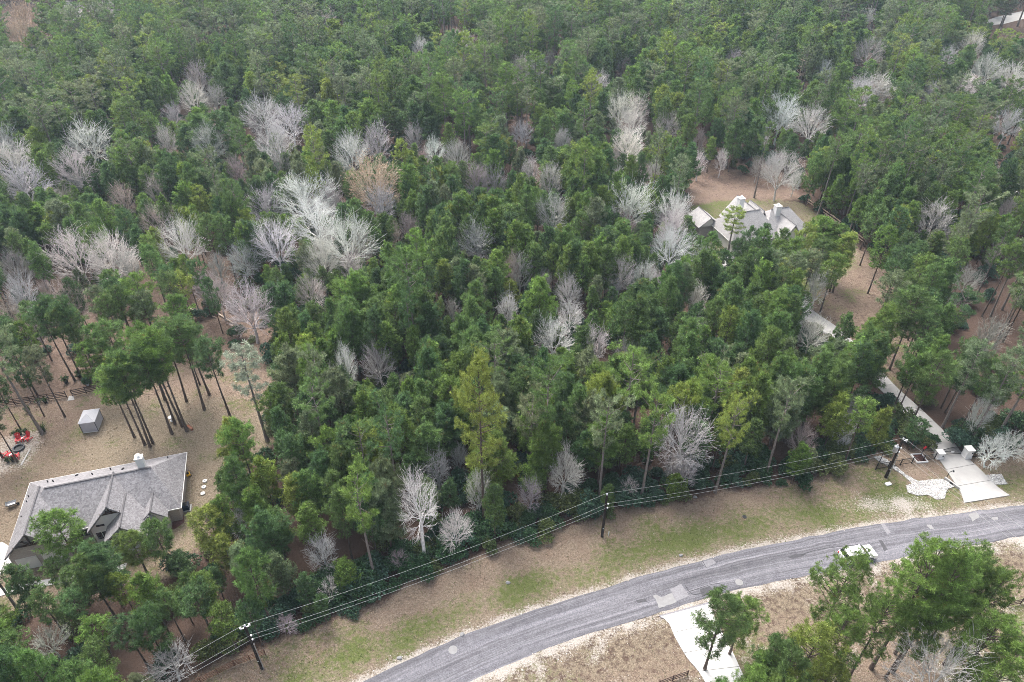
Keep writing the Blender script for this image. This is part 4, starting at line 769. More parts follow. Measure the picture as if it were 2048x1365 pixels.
# thin bare saplings standing in the gaps
gap_xy = [u for u in under if 60 < u[1] < 260]; RNG.shuffle(gap_xy)
nb_ = 0
for (x, y) in gap_xy:
    if nb_ >= 110: break
    h = RNG.uniform(7.5, 12); p = px([(x, y, h * .7)])[0]
    if not (0 < p[0] < 2048 and 0 < p[1] < 1250) or hides(x, y, h, 1.5, .3): continue
    k = [('slim', 0), ('slim', 1), ('slim', 2), ('wide', 4), ('wide', 5)][RNG.integers(5)]; put_bare(x, y, h, RNG.uniform(1.6, 2.6), k, ['mauve', 'pale grey', 'pinkish', 'pale grey'][RNG.integers(4)]); nb_ += 1

# ------------------------------------------------------------------ labels that single each plant out
LANDMARKS = [("the white canopy gazebo", 180, 838), ("the timber-gabled house", 220, 1000), ("the left utility pole", 505, 1295), ("the middle utility pole", 1207, 1035), ("the transformer pole", 1785, 915), ("the driveway gate", 1900, 905), ("the pale far house", 1520, 440), ("the big tan-leaved bare tree", 745, 345),
    ("the dead pine snag", 1598, 140), ("the domed lone bare tree", 1560, 320), ("the fallen pale logs", 440, 640), ("the far gravel track", 2010, 35), ("the white car", 1690, 1115), ("the pale lawn-end pine", 490, 745), ("the tallest roadside pine", 965, 800), ("the white-barked verge tree", 825, 985),
    ("the midwood white pair", 1120, 640), ("the largest white cluster", 640, 420), ("the upper left white cluster", 550, 240), ("the four red chairs", 45, 890), ("the near white driveway", 1400, 1280), ("the upper left tan trees", 40, 35), ("the upper central white cluster", 1255, 240), ("the right edge bare tree", 2015, 240), ("the tan rail fence", 1665, 440), ("the white drive-side tree", 1628, 655), ("the upper right bare pair", 1595, 225)]
ORD = ["", ", second nearest", ", third nearest", ", fourth nearest", ", fifth nearest", ", sixth nearest", ", seventh nearest", ", eighth nearest", ", ninth nearest", ", tenth nearest", ", eleventh nearest", ", twelfth nearest", ", thirteenth nearest", ", fourteenth nearest", ", fifteenth nearest"]
def make_labels(items):
    """items: (picture point, description) -> unique label per item"""
    keyed = {}
    for i, (p, desc) in enumerate(items):
        d = [math.hypot(p[0] - a, p[1] - b) for _, a, b in LANDMARKS]; j = int(np.argmin(d)); dx, dy = p[0] - LANDMARKS[j][1], p[1] - LANDMARKS[j][2]
        w = ("right of" if dx > 0 else "left of") if abs(dx) > abs(dy) else ("in front of" if dy > 0 else "beyond")
        if d[j] < 75 and ('cluster' in LANDMARKS[j][0] or 'pair' in LANDMARKS[j][0]) and 'bare' in desc: w = 'in'
        keyed.setdefault((desc, w, j), []).append((d[j], i))
    out = [None] * len(items)
    for (desc, w, j), L in keyed.items():
        L.sort()
        for n, (_, i) in enumerate(L):
            o = ((", innermost" if w == 'in' else ", nearest to it") if len(L) > 1 else "") if n == 0 else (ORD[n] if n < len(ORD) else ", farthest group"); o = o.replace('nearest', 'from its middle') if w == 'in' else o; out[i] = f"{desc} {w} {LANDMARKS[j][0]}{o}"
    return out

# ------------------------------------------------------------------ set the trees out
pines = [t for t in trees if t['kind'] == 'pine']; bares = [t for t in trees if t['kind'] == 'bare']
for t in pines:
    c = px([(t['x'], t['y'], t['h'] * .75)])[0]; t['px'] = c; dist = math.hypot(math.hypot(t['x'], t['y']), CAM_H - t['h']); inside = -20 < c[0] < 2068 and -20 < c[1] < 1400
    t['score'] = (t['r'] * math.sqrt(t['h']) / dist * (1.5 if t['hand'] else 1)) if inside else -1
order = sorted(range(len(pines)), key=lambda i: -pines[i]['score']); single = [pines[i] for i in order[:300]]; mass = [pines[i] for i in order[300:]]
def pdesc(t):
    size = "tall" if t['h'] > 16.5 else ("short" if t['h'] < 10.5 else "mid-height"); return f"{size} {t['tone']} pine"
for t, lab in zip(single, make_labels([(t['px'], pdesc(t)) for t in single])):
    v = PINES[t['key']]; o = thing("pine_tree", t.get('lab', lab), "pine tree", (t['x'], t['y'], -.02), t['rz'], "pines of the wood"); o.scale = (t['sx'], t['sx'], t['sz'])
    for nm in ('trunk', 'branches', 'crown'):
        c = child(nm, v[nm], o)
        if nm == 'crown': c.color = (*tone_jit(TONES[t['tone']]), 1)
BL = [t for t in bares if 'lab' not in t]
for t in BL: t['px'] = px([(t['x'], t['y'], t['h'] * .66)])[0]
def bdesc(t): return ("tan-leaved bare tree" if t['key'][0] == 'tan' else f"{'small ' if t['h'] < 9 else ''}{t['tone']} bare tree")
for t, lab in zip(BL, make_labels([(t['px'], bdesc(t)) for t in BL])): t['lab'] = lab
for t in bares:
    v = BARES[t['key']]; o = thing("bare_tree", t['lab'], "bare tree", (t['x'], t['y'], -.02), t['rz'], "leafless trees among the pines"); o.scale = (t['sx'], t['sx'], t['sz']); col = tone_jit(BTONE[t['tone']])
    for nm in ('trunk', 'limbs', 'twigs', 'leaves'):
        if nm in v: child(nm, v[nm], o).color = (*col, 1)

def mass_object(name, meshes, pts, label, cat):
    """plants beyond counting: one object, one point per plant, a real plant mesh on each point"""
    coll = bpy.data.collections.new(name + "_kinds")
    for i, m_ in enumerate(meshes):
        coll.objects.link(bpy.data.objects.new(f"{name}_kind_{i:02d}", m_))
    me = bpy.data.meshes.new(name); me.from_pydata([p['co'] for p in pts], [], [])
    for nm, typ, key in (("kind_index", 'INT', 'i'), ("scale_of", 'FLOAT_VECTOR', 's'), ("turn", 'FLOAT_VECTOR', 'r'), ("tone", 'FLOAT_COLOR', 'c')):
        a = me.attributes.new(nm, typ, 'POINT'); data = np.array([p[key] for p in pts])
        a.data.foreach_set("value" if typ == 'INT' else ("vector" if typ == 'FLOAT_VECTOR' else "color"), data.astype(np.int32 if typ == 'INT' else np.float32).ravel())
    o = link(bpy.data.objects.new(name, me)); tag(o, label, cat, kind='stuff')
    ng = bpy.data.node_groups.new(name + "_planting", 'GeometryNodeTree'); ng.interface.new_socket("Geometry", in_out='INPUT', socket_type='NodeSocketGeometry'); ng.interface.new_socket("Geometry", in_out='OUTPUT', socket_type='NodeSocketGeometry')
    n, l = ng.nodes, ng.links; gi = n.new("NodeGroupInput"); go = n.new("NodeGroupOutput"); ip = n.new("GeometryNodeInstanceOnPoints"); ci = n.new("GeometryNodeCollectionInfo")
    ci.inputs['Collection'].default_value = coll; ci.inputs['Separate Children'].default_value = True; ci.inputs['Reset Children'].default_value = True; ip.inputs['Pick Instance'].default_value = True
    def attr(nm, dt): a = n.new("GeometryNodeInputNamedAttribute"); a.data_type = dt; a.inputs['Name'].default_value = nm; return a.outputs[0]
    l.new(gi.outputs[0], ip.inputs['Points']); l.new(ci.outputs[0], ip.inputs['Instance']); l.new(attr("kind_index", 'INT'), ip.inputs['Instance Index']); l.new(attr("turn", 'FLOAT_VECTOR'), ip.inputs['Rotation']); l.new(attr("scale_of", 'FLOAT_VECTOR'), ip.inputs['Scale']); l.new(ip.outputs[0], go.inputs[0])
    md = o.modifiers.new("planting", 'NODES'); md.node_group = ng; return o
keys = list(PINES)
mass_object("pine_wood", [PINES[k]['joined'] for k in keys], [dict(co=(t['x'], t['y'], -.02), i=keys.index(t['key']), s=(t['sx'], t['sx'], t['sz']), r=(0, 0, t['rz']), c=(*tone_jit(TONES[t['tone']]), 1)) for t in mass], "pine wood stretching away behind the nearer pines", "wood")
# shrubs: those along the road edge one by one, the rest of the understorey as one mass
EG = resample(G(EDGE), 400); sh = []; LEAFT = {'dark green': (.06, .125, .055), 'blue-green': (.07, .135, .085), 'olive green': (.13, .17, .06)}
for i in range(260):
    k = RNG.integers(25, 385); t_ = EG[min(k + 3, 399)] - EG[k - 3]; nrm = np.array([-t_[1], t_[0]]) / np.hypot(*t_); off = RNG.uniform(.3, 5.5); p = EG[k] + nrm * off
    if any((p[0] - s['x']) ** 2 + (p[1] - s['y']) ** 2 < .8 for s in sh): continue
    v = RNG.integers(0, len(SHRUBS)) if off > 1.6 else [0, 2][RNG.integers(2)]; sh.append(dict(x=p[0], y=p[1], v=v, s=RNG.uniform(.55, 1.3), tone=list(LEAFT)[RNG.choice(3, p=[.42, .30, .28])]))
for x, y in [(1850, 893), (1860, 880), (1960, 880), (1985, 888), (2010, 890), (2040, 885), (1945, 868), (1920, 850), (2030, 862), (1975, 865), (1995, 850), (340, 1330), (420, 1310), (470, 1290), (500, 1250)]:
    g = gp(x, y); sh.append(dict(x=g[0], y=g[1], v=RNG.integers(0, 4), s=RNG.uniform(.8, 1.3), tone=list(LEAFT)[RNG.integers(3)]))
for s in sh: s['px'] = px([(s['x'], s['y'], 1)])[0]
for s, lab in zip(sh, make_labels([(s['px'], f"{s['tone']} {'low' if SHRUBS[s['v']]['h'] * s['s'] < 1.9 else ('tall' if SHRUBS[s['v']]['h'] * s['s'] > 3.2 else 'bushy')} shrub") for s in sh])):
    v = SHRUBS[s['v']]; o = thing("shrub", lab, "shrub", (s['x'], s['y'], -.02), RNG.uniform(0, 6.28), "shrubs under the trees"); o.scale = (s['s'],) * 3
    child("stems", v['stems'], o); child("foliage", v['foliage'], o).color = (*tone_jit(LEAFT[s['tone']]), 1)
up_ = [u for u in under if u[1] < 330 and not any(inpoly(np.array([u]), G(q))[0] for q in (NEEDLE_R, [(1300, 330), (1620, 330), (1640, 420), (1370, 420)], CLEAR_R))]; P = grid(60, 200, 3.3); bad = np.zeros(len(P), bool)
for g in G_NO: bad |= inpoly(P, g)
sparse = np.zeros(len(P), bool)
for g, *rest_ in G_Z[:5]: sparse |= inpoly(P, g)
pick = (~bad) & (RNG.random(len(P)) < np.where(sparse, .0, .35)); up_ = [(a, b) for a, b in up_] + [tuple(p) for p in P[pick]]
mass_object("understorey", [s['joined'] for s in SHRUBS], [dict(co=(x, y, -.02), i=int(RNG.integers(0, 4)), s=(q, q, q * RNG.uniform(.8, 1.3)), r=(0, 0, RNG.uniform(0, 6.28)), c=(*tone_jit(LEAFT[list(LEAFT)[RNG.integers(3)]]), 1)) for (x, y), q in ((u, RNG.uniform(.7, 1.3)) for u in up_)], "evergreen understorey in the gaps of the wood", "understorey")

# ------------------------------------------------------------------ buildings
def slope_slab(b, P, th=.2):
    """thick roof plane from its outline"""
    P = [Vector(p) for p in P]; n = (P[1] - P[0]).cross(P[2] - P[0]).normalized(); n = n if n.z > 0 else -n; k = len(P); Q = [p - n * th for p in P]
    b.add(P + Q, [tuple(range(k)), tuple(range(k, 2 * k))[::-1]] + [(i, k + i, k + (i + 1) % k, (i + 1) % k) for i in range(k)])
def gable_roof(root, ur, half, v0, v1, ze, zr, mat, cap=True, axis='v'):
    for s in (-1, 1):
        b = MB(); P = [(ur, v0, zr), (ur, v1, zr), (ur + s * half, v1, ze), (ur + s * half, v0, ze)]
        if axis == 'u': P = [(y, x, z) for x, y, z in P]
        else: P = [(x, -y, z) for x, y, z in P]
        slope_slab(b, P); roof = b.build("roof_slope", mat, root)
    if cap:
        a, c = ((ur, -v0, zr + .03), (ur, -v1, zr + .03)) if axis == 'v' else ((v0, ur, zr + .03), (v1, ur, zr + .03)); MB().bar(a, c, .22, .06).build("ridge_cap", M['ridgecap'], root)
def hip_roof(root, u0, u1, y0, y1, ze, zr, ra, rb, mat, caps=True):
    """ra, rb: ridge ends (u,y)"""
    E_ = [(u0, y0, ze), (u1, y0, ze), (u1, y1, ze), (u0, y1, ze)]; A, B_ = (*ra, zr), (*rb, zr)
    for P in ([E_[0], E_[1], B_, A], [E_[1], E_[2], B_], [E_[2], E_[3], A, B_], [E_[3], E_[0], A]): b = MB(); slope_slab(b, P, .12); b.build("roof_slope", mat, root)
    if caps: MB().bar((ra[0], ra[1], zr + .03), (rb[0], rb[1], zr + .03), .24, .06).build("ridge_cap", M['ridgecap'], root)
    for (p, q) in ((0, 1), (1, 2), (2, 3), (3, 0)):
        MB().bar((E_[p][0], E_[p][1], ze - .1), (E_[q][0], E_[q][1], ze - .1), .12, .16).build("gutter", M['trim'], root)
def gable_wall(root, ur, half, v, z0, ze, zr, mat, th=.15):
    y = -v; P = [(ur - half, z0), (ur + half, z0), (ur + half, ze), (ur, zr), (ur - half, ze)]; V = [(x, y, z) for x, z in P] + [(x, y + th, z) for x, z in P]; n = 5
    return MB().add(V, [tuple(range(n)), tuple(range(n, 2 * n))[::-1]] + [(i, n + i, n + (i + 1) % n, (i + 1) % n) for i in range(n)]).build("gable_wall", mat, root)
def truss(root, ur, half, v, ze, zr, z_beam):
    y = -v; f = (zr - z_beam) / (zr - ze); hw = half * f
    for a, c in (((ur - hw, z_beam), (ur + hw, z_beam)), ((ur, z_beam), (ur, zr - .25)), ((ur, z_beam), (ur - hw * .5, z_beam + (zr - z_beam) * .5)), ((ur, z_beam), (ur + hw * .5, z_beam + (zr - z_beam) * .5))):
        MB().bar((a[0], y, a[1]), (c[0], y, c[1]), .16, .2).build("truss_timber", M['timber'], root)
def window(root, u, v, z, w, h, n=2, axis='v', sgn=-1):
    y = -v; fr = MB().box((u, y - .03, z), (w + .2, .06, h + .2)).build("window", M['trim'], root)
    for k in range(n):
        MB().box((u - w / 2 + (k + .5) * w / n, y - .075, z), (w / n - .08, .04, h)).build("pane", M['glass'], fr)
O_ = gp(60, 966, 3); B_ = gp(373, 905, 3); rzH = math.atan2(B_[1] - O_[1], B_[0] - O_[0])
H1 = thing("house", "grey shingled house with timber-trussed front gables and a white chimney", "house", (O_[0], O_[1], 0), rzH)
hip_roof(H1, 0, 21.3, -11.1, 0, 3.0, 7.0, (4.5, -6.1), (18.0, -6.1), M['shingle'])
gable_roof(H1, 3.65, 3.72, 5.2, 13.7, 2.95, 6.75, M['shingle']); gable_roof(H1, 13.1, 3.65, 5.6, 12.15, 2.93, 7.02, M['shingle']); gable_roof(H1, 14.6, 2.75, 8.6, 14.75, 2.9, 5.45, M['shingle']); gable_roof(H1, 17.9, 1.75, 8.0, 12.35, 2.97, 4.75, M['shingle']); gable_roof(H1, 17.5, .75, 9.8, 12.62, 3.35, 4.2, M['shingle'], False)
MB().box((10.65, -5.6, 1.4), (20.1, 10.0, 2.9)).build("wall", M['brick'], H1); MB().box((3.65, -11.6, 1.38), (6.5, 3.6, 2.86)).build("wall", M['brick'], H1); MB().box((13.1, -10.6, 1.36), (6.5, 1.8, 2.82)).build("wall", M['cream'], H1); MB().box((17.9, -11.0, 1.34), (2.8, 2.0, 2.78)).build("wall", M['cream'], H1)
gable_wall(H1, 13.1, 3.25, 11.62, -.1, 2.95, 6.62, M['trim']); gable_wall(H1, 3.65, 3.3, 13.42, -.1, 2.9, 6.3, M['brick']); gable_wall(H1, 17.9, 1.4, 12.1, -.1, 2.9, 4.35, M['cream'])
truss(H1, 13.1, 3.65, 11.95, 2.93, 7.02, 5.6); truss(H1, 14.6, 2.75, 14.6, 2.9, 5.45, 3.5); truss(H1, 3.65, 3.72, 13.6, 2.95, 6.75, 4.6)
gable_wall(H1, 14.6, 2.3, 14.35, 3.05, 3.15, 5.15, M['cream'], .1)
window(H1, 10.95, 11.62, 1.5, 1.5, 1.3, 2); window(H1, 8.3, 10.6, 1.6, 1.6, 1.2, 2); window(H1, 17.9, 12.1, 1.5, 1.4, 1.3, 2); MB().box((11.2, -11.66, 3.4), (1.0, .08, .3)).build("gable_vent", M['glass'], H1)
for u_ in (12.3, 16.9): MB().box((u_, -14.3, 1.45), (.28, .28, 3.1)).build("porch_post", M['timber'], H1)
MB().box((14.6, -13.2, .08), (5.2, 3.2, .3)).build("porch_floor", M['concrete'], H1)
dr = MB().box((14.9, -11.68, 1.15), (1.1, .1, 2.2)).build("door", M['timber'], H1); MB().box((15.3, -11.76, 1.1), (.06, .08, .2)).build("handle", M['steel'], dr)
for k in range(2): gd = MB().box((2.1 + 3.1 * k, -13.47, 1.15), (2.5, .06, 2.2)).build("garage_door", M['white'], H1)
ch = MB().box((16.8, -5.4, 7.0), (.95, .85, 3.2)).build("chimney", M['white'], H1); MB().box((16.8, -5.4, 8.64), (1.1, 1.0, .12)).build("chimney_cap", M['trim'], ch); MB().tube([(16.8, -5.4, 8.68), (16.8, -5.4, 9.1), (16.8, -5.4, 9.12)], [.22, .22, .3], 10).build("flue", M['ceramic'], ch)
def on_back(u, v): return 3.0 + v / 6.1 * 4.0
for u_, v_ in ((3.4, 2.4), (4.3, 2.9), (9.5, 3.3), (11.5, 2.2), (19.2, 2.0)): z_ = on_back(u_, v_); MB().tube([(u_, -v_, z_ - .1), (u_, -v_, z_ + .4)], .09, 8).build("vent_pipe", M['black'], H1)
for u_, v_ in ((6.8, 1.6), (13.6, 3.6)): z_ = on_back(u_, v_); MB().box((u_, -v_, z_ + .12), (.18, .8, .16), rx=-.58).build("roof_vent", M['black'], H1)
for v_ in (3.8, 4.8, 7.6): MB().tube([(1.0, -v_, 3.5), (1.0, -v_, 4.2)], .08, 8).build("vent_pipe", M['black'], H1)
# far house
H2 = thing("house", "pale grey hip-roofed house with two white chimneys among the pines", "house", (49.6, 140.6, 0), math.radians(16)); S2 = M['shingle2']
hip_roof(H2, .2, 12.5, -.6, 11.0, 3.0, 8.0, (3.2, 4.3), (9.0, 4.3), S2); hip_roof(H2, 9.0, 21.2, .4, 9.6, 3.1, 7.3, (12.5, 4.9), (17.2, 4.9), S2)
def gable_y(root, ur, half, y0, y1, ze, zr): gable_roof(root, ur, half, -y1, -y0, ze, zr, S2)
gable_y(H2, 8.0, 4.0, 4.3, 12.6, 3.2, 7.95); gable_y(H2, 14.6, 2.6, -2.2, 5.0, 3.05, 6.4); gable_y(H2, 10.9, 2.2, 5.0, 11.2, 3.3, 7.0)
MB().box((6.3, 5.2, 1.45), (11.2, 10.6, 2.9)).build("wall", M['cream'], H2); MB().box((15.1, 5.0, 1.43), (11.2, 8.2, 2.86)).build("wall", M['cream'], H2); MB().box((14.6, -.6, 1.4), (4.4, 2.6, 2.8)).build("wall", M['cream'], H2); gable_wall(H2, 14.6, 2.2, 1.9, -.1, 2.95, 5.9, M['cream']); gable_wall(H2, 8.0, 3.4, -12.2, -.1, 3.1, 7.2, M['cream'])
for u_, v_ in ((13.8, 1.92), (15.6, 1.92)): window(H2, u_, v_, 1.5, 1.0, 1.3, 2)
for u_ in (2.0, 5.0, 19.0): window(H2, u_, .1 if u_ < 10 else -.88, 1.6, 1.4, 1.2, 2)
for (u_, y_, zt, mt) in ((5.6, 7.4, 9.9, 'white'), (13.6, 4.2, 8.4, 'white')):
    ch = MB().box((u_, y_, (zt + 4) / 2), (1.3, 1.3, zt - 4)).build("chimney", M[mt], H2); MB().box((u_, y_, zt + .06), (1.5, 1.5, .12)).build("chimney_cap", M['trim'], ch); MB().tube([(u_, y_, zt + .1), (u_, y_, zt + .6)], .25, 10).build("flue", M['ceramic'], ch)
g_ = gp(1408, 436, 3.5); H3 = thing("garage", "small grey-roofed garage left of the pale house", "garage", (g_[0], g_[1], 0), math.radians(16)); gable_y(H3, 0, 3.0, -3.2, 3.2, 2.8, 5.0); MB().box((0, 0, 1.35), (5.2, 5.8, 2.8)).build("wall", M['brick'], H3); gable_wall(H3, 0, 2.6, 2.9, 2.0, 2.7, 4.6, M['cream'])
g_ = gp(2052, 388, 2); H4 = thing("shed", "white metal-roofed shed at the right edge among pines", "shed", (g_[0] + 2, g_[1] + 2, 0), math.radians(-8))
for s in (-1, 1): b = MB(); slope_slab(b, [(-5, 0, 4.2), (5, 0, 4.2), (5, s * 3.6, 2.9), (-5, s * 3.6, 2.9)], .1); b.build("roof_slope", M['white'], H4)
MB().box((0, 0, 1.35), (9.4, 6.4, 2.8)).build("wall", M['cream'], H4); MB().box((-2, -3.24, 1.1), (2.4, .08, 2.1)).build("door", M['dkgrey'], H4)

# ------------------------------------------------------------------ fences
def rail_fence(name, label, pts, h, rails, mat, spacing=2.4, rw=.05, rh=.13, pr=.07, gaps=()):
    P = G(pts); root = thing(name, label, "fence", (P[0][0], P[0][1], 0)); o = P[0]; rm = {}
    for i in range(len(P) - 1):
        a, c = P[i] - o, P[i + 1] - o; L = np.hypot(*(c - a)); n = max(1, round(L / spacing)); ang = math.atan2(*(c - a)[::-1])
        if i in gaps: continue
        if (n, round(L, 3)) not in rm: rm[(n, round(L, 3))] = MB().box((L / n / 2, 0, 0), (L / n - .02, rw, rh)).mesh("rail", mat)
        for k in range(n + 1):
            q = a + (c - a) * k / n
            if k < n or i == len(P) - 2 or (i + 1) in gaps: MB().tube([(q[0], q[1], -.1), (q[0], q[1], h + .08)], pr, 6).build("post", mat, root)
            if k < n:
                for r in range(rails): rl = child("rail", rm[(n, round(L, 3))], root); rl.location = (q[0], q[1], h * (r + .75) / rails); rl.rotation_euler = (0, 0, ang)
    return root
rail_fence("board_fence", "dark brown board fence with a gap, behind the gazebo lawn", [(-60, 828), (0, 815), (62, 806), (134, 795), (146, 793), (200, 781), (240, 772)], 1.35, 4, M['fencewood'], gaps=(3,))
rail_fence("pipe_fence", "rust brown pipe fence behind the left utility pole", [(380, 1378), (402, 1366), (470, 1332), (531, 1310)], 1.1, 4, M['rustpipe'], 2.2, .06, .06, .06)
rail_fence("board_fence", "dark rail fence at the bottom edge beside the near driveway", [(1318, 1372), (1345, 1362), (1374, 1352)], 1.1, 3, M['fencewood'])
rail_fence("board_fence", "brown rail fence at the right edge below the road", [(2015, 1214), (2040, 1208), (2075, 1200)], 1.1, 3, M['fencewood'])
rail_fence("rail_fence", "tan rail fence running down the right side of the pale house yard", [(1603, 400), (1640, 424), (1690, 460), (1728, 489)], 1.3, 2, M['tanwood'], 2.6, .09, .22, .1)
def iron_fence(label, pts, h=1.35):
    P = G(pts); o = P[0]; root = thing("iron_fence", label, "fence", (o[0], o[1], 0)); pk = MB()
    for i in range(len(P) - 1):
        a, c = P[i] - o, P[i + 1] - o; L = np.hypot(*(c - a)); n = max(1, round(L / 2.3)); d = (c - a) / L
        for k in range(n + 1):
            q = a + (c - a) * k / n
            if k < n or i == len(P) - 2: MB().box((q[0], q[1], h / 2), (.1, .1, h + .2), math.atan2(d[1], d[0])).build("post", M['iron'], root)
            if k < n:
                q2 = a + (c - a) * (k + 1) / n
                for z in (.15, h - .12): MB().bar((*q, z), (*q2, z), .05, .06).build("rail", M['iron'], root)
        for k in range(int(L / .13)): q = a + d * (k + .5) * .13; pk.box((q[0], q[1], h / 2 + .02), (.02, .02, h - .1))
    p = pk.build("pickets", M['iron'], root); p['kind'] = 'stuff'; return root
iron_fence("black iron fence left of the gate behind the transformer pole", [(1760, 922), (1751, 940), (1800, 931), (1868, 919)])
iron_fence("black iron fence right of the gate column", [(1938, 914), (1985, 918), (2048, 909), (2110, 900)])
def pillar(x, y, w, h, label):
    g = gp(x, y); t = thing("gate_column", label, "column", (g[0], g[1], 0), .1, "columns of the driveway gate")
    b = MB().box((0, 0, .1), (w + .12, w + .12, .4)); b.build("plinth", M['white'], t); MB().box((0, 0, h / 2), (w, w, h)).build("shaft", M['white'], t); MB().box((0, 0, h + .06), (w + .16, w + .16, .12)).build("cap", M['trim'], t)
    MB().box((w / 2 - .2, -w / 2 - .03, h - .45), (.18, .06, .26)).build("lamp_box", M['iron'], t)
pillar(1876, 915, .95, 1.15, "low white column at the left side of the driveway gate"); pillar(1931, 914, 1.05, 1.75, "taller white column at the right side of the driveway gate")
a, c = gp(1882, 912), gp(1924, 910); gate = thing("driveway_gate", "arched black iron gate across the concrete drive", "gate", (a[0], a[1], .1), math.atan2(c[1] - a[1], c[0] - a[0])); L = np.hypot(*(c - a))
arch = [(L * t, 0, 1.25 + .45 * math.sin(math.pi * t)) for t in np.linspace(0, 1, 13)]; MB().tube(arch, .045, 6).build("arched_rail", M['iron'], gate); MB().bar((0, 0, .2), (L, 0, .2), .06, .08).build("bottom_rail", M['iron'], gate); MB().bar((0, 0, .8), (L, 0, .8), .05, .06).build("middle_rail", M['iron'], gate)
for x_ in (0, L): MB().bar((x_, 0, .02), (x_, 0, 1.3), .08, .08).build("stile", M['iron'], gate)
pk = MB()
for k in range(int(L / .13)): x_ = (k + .5) * .13; pk.bar((x_, 0, .2), (x_, 0, 1.25 + .45 * math.sin(math.pi * x_ / L)), .025, .025)
pk.build("pickets", M['iron'], gate)['kind'] = 'stuff'; MB().box((L * .45, -.05, .75), (.5, .04, .3)).build("plaque", M['white'], gate)

# ------------------------------------------------------------------ power line
def pole(bx, by, ty, label, extra=()):
    g = gp(bx, by); h = height_from((bx, by), ty); t = thing("utility_pole", label, "utility pole", (g[0], g[1], 0), 0, "poles of the power line")
    MB().tube([(0, 0, -.1), (0, 0, h * .5), (0, 0, h)], [.21, .18, .14], 10).build("pole", M['poletar'], t)
    MB().tube([(0, 0, h), (0, 0, h + .12), (0, 0, h + .3), (0, 0, h + .42)], [.05, .12, .12, .05], 8).build("insulator", M['ceramic'], t)
    for k, (dz, dx) in enumerate(((1.75, .2), (2.55, .18))):
        ar = MB().box((dx * .6, 0, h - dz), (dx * 1.6, .1, .1)).build("bracket", M['steel'], t); MB().tube([(dx * 1.5, 0, h - dz - .08), (dx * 1.5, 0, h - dz + .12)], .1, 8).build("insulator", M['ceramic'], t)
    if 'arm' in extra:
        MB().box((0, 0, h - .15), (1.1, .1, .12), .5).build("crossarm", M['steel'], t)
        for s in (-1, 1): MB().tube([(s * .48 * math.cos(.5), s * .48 * math.sin(.5), h - .1), (s * .48 * math.cos(.5), s * .48 * math.sin(.5), h + .22)], .11, 8).build("insulator", M['ceramic'], t)
    if 'transformer' in extra:
        tr = MB().tube([(-.5, -.1, h - 2.3), (-.5, -.1, h - 1.25), (-.5, -.1, h - 1.15)], [.34, .34, .24], 12).build("transformer", M['steel'], t); MB().tube([(-.5, -.1, h - 1.15), (-.5, -.1, h - .8)], .07, 8).build("bushing", M['ceramic'], tr)
        MB().box((-.2, -.05, h - 1.6), (.4, .1, .12)).build("bracket", M['steel'], t); MB().bar((.05, -.1, h - .1), (.55, -.1, h + .1), .08, .08).build("crossarm", M['steel'], t); MB().tube([(.55, -.1, h - .35), (.55, -.1, h + .15)], .09, 8).build("cutout", M['ceramic'], t)
    if 'conduit' in extra: MB().tube([(.26, -.1, -.05), (.26, -.1, h * .62)], .06, 8).build("conduit", M['steel'], t)
    MB().box((0, -.22, 1.9), (.14, .02, .1)).build("pole_tag", M['ceramic'], t)
    return np.array([g[0], g[1], h])
PA = pole(524, 1337, 1254, "black utility pole at the lower left above the pipe fence", ('arm', 'conduit')); PB = pole(1204, 1073, 991, "black utility pole on the verge in the middle"); PC = pole(1771, 955, 880, "black pole with transformer and pale conduit beside the driveway gate", ('transformer', 'conduit'))
def wire(a, b, sag, label, r=.013):
    a, b = np.array(a, float), np.array(b, float); pts = [a + (b - a) * t - np.array([0, 0, 4 * sag * t * (1 - t)]) for t in np.linspace(0, 1, 17)]
    tag(MB().tube(pts, r, 5).build("power_wire", M['wire']), label, "wire", "wires of the power line")
def att(P, k): return P + np.array([0 if k == 0 else .28, 0, (.42, -1.65, -2.45)[k]])
gA = gp(282, 1365, PA[2]); dA = (gA - PA[:2]) / np.hypot(*(gA - PA[:2])); P0 = np.array([*(PA[:2] + dA * 62), PA[2]]); gD = gp(2048, 1061, PC[2] - .3); dD = (gD - PC[:2]) / np.hypot(*(gD - PC[:2])); P4 = np.array([*(PC[:2] + dD * 48), PC[2]])
NMW = ("top", "middle", "lowest")
for k in range(3):
    wire(att(P0, k), att(PA, k), .7, f"{NMW[k]} wire leaving the left pole for the bottom edge"); wire(att(PA, k), att(PB, k), 1.0, f"{NMW[k]} wire between the left and middle poles"); wire(att(PB, k), att(PC, k), .8, f"{NMW[k]} wire between the middle and transformer poles"); wire(att(PC, k), att(P4, k), .6, f"{NMW[k]} wire crossing the road from the transformer pole")
gy_ = gp(1890, 962); wire((PC[0] + .2, PC[1], PC[2] - 1.3), (gy_[0], gy_[1], .02), 0, "guy wire from the transformer pole down to the rock bed", .012)

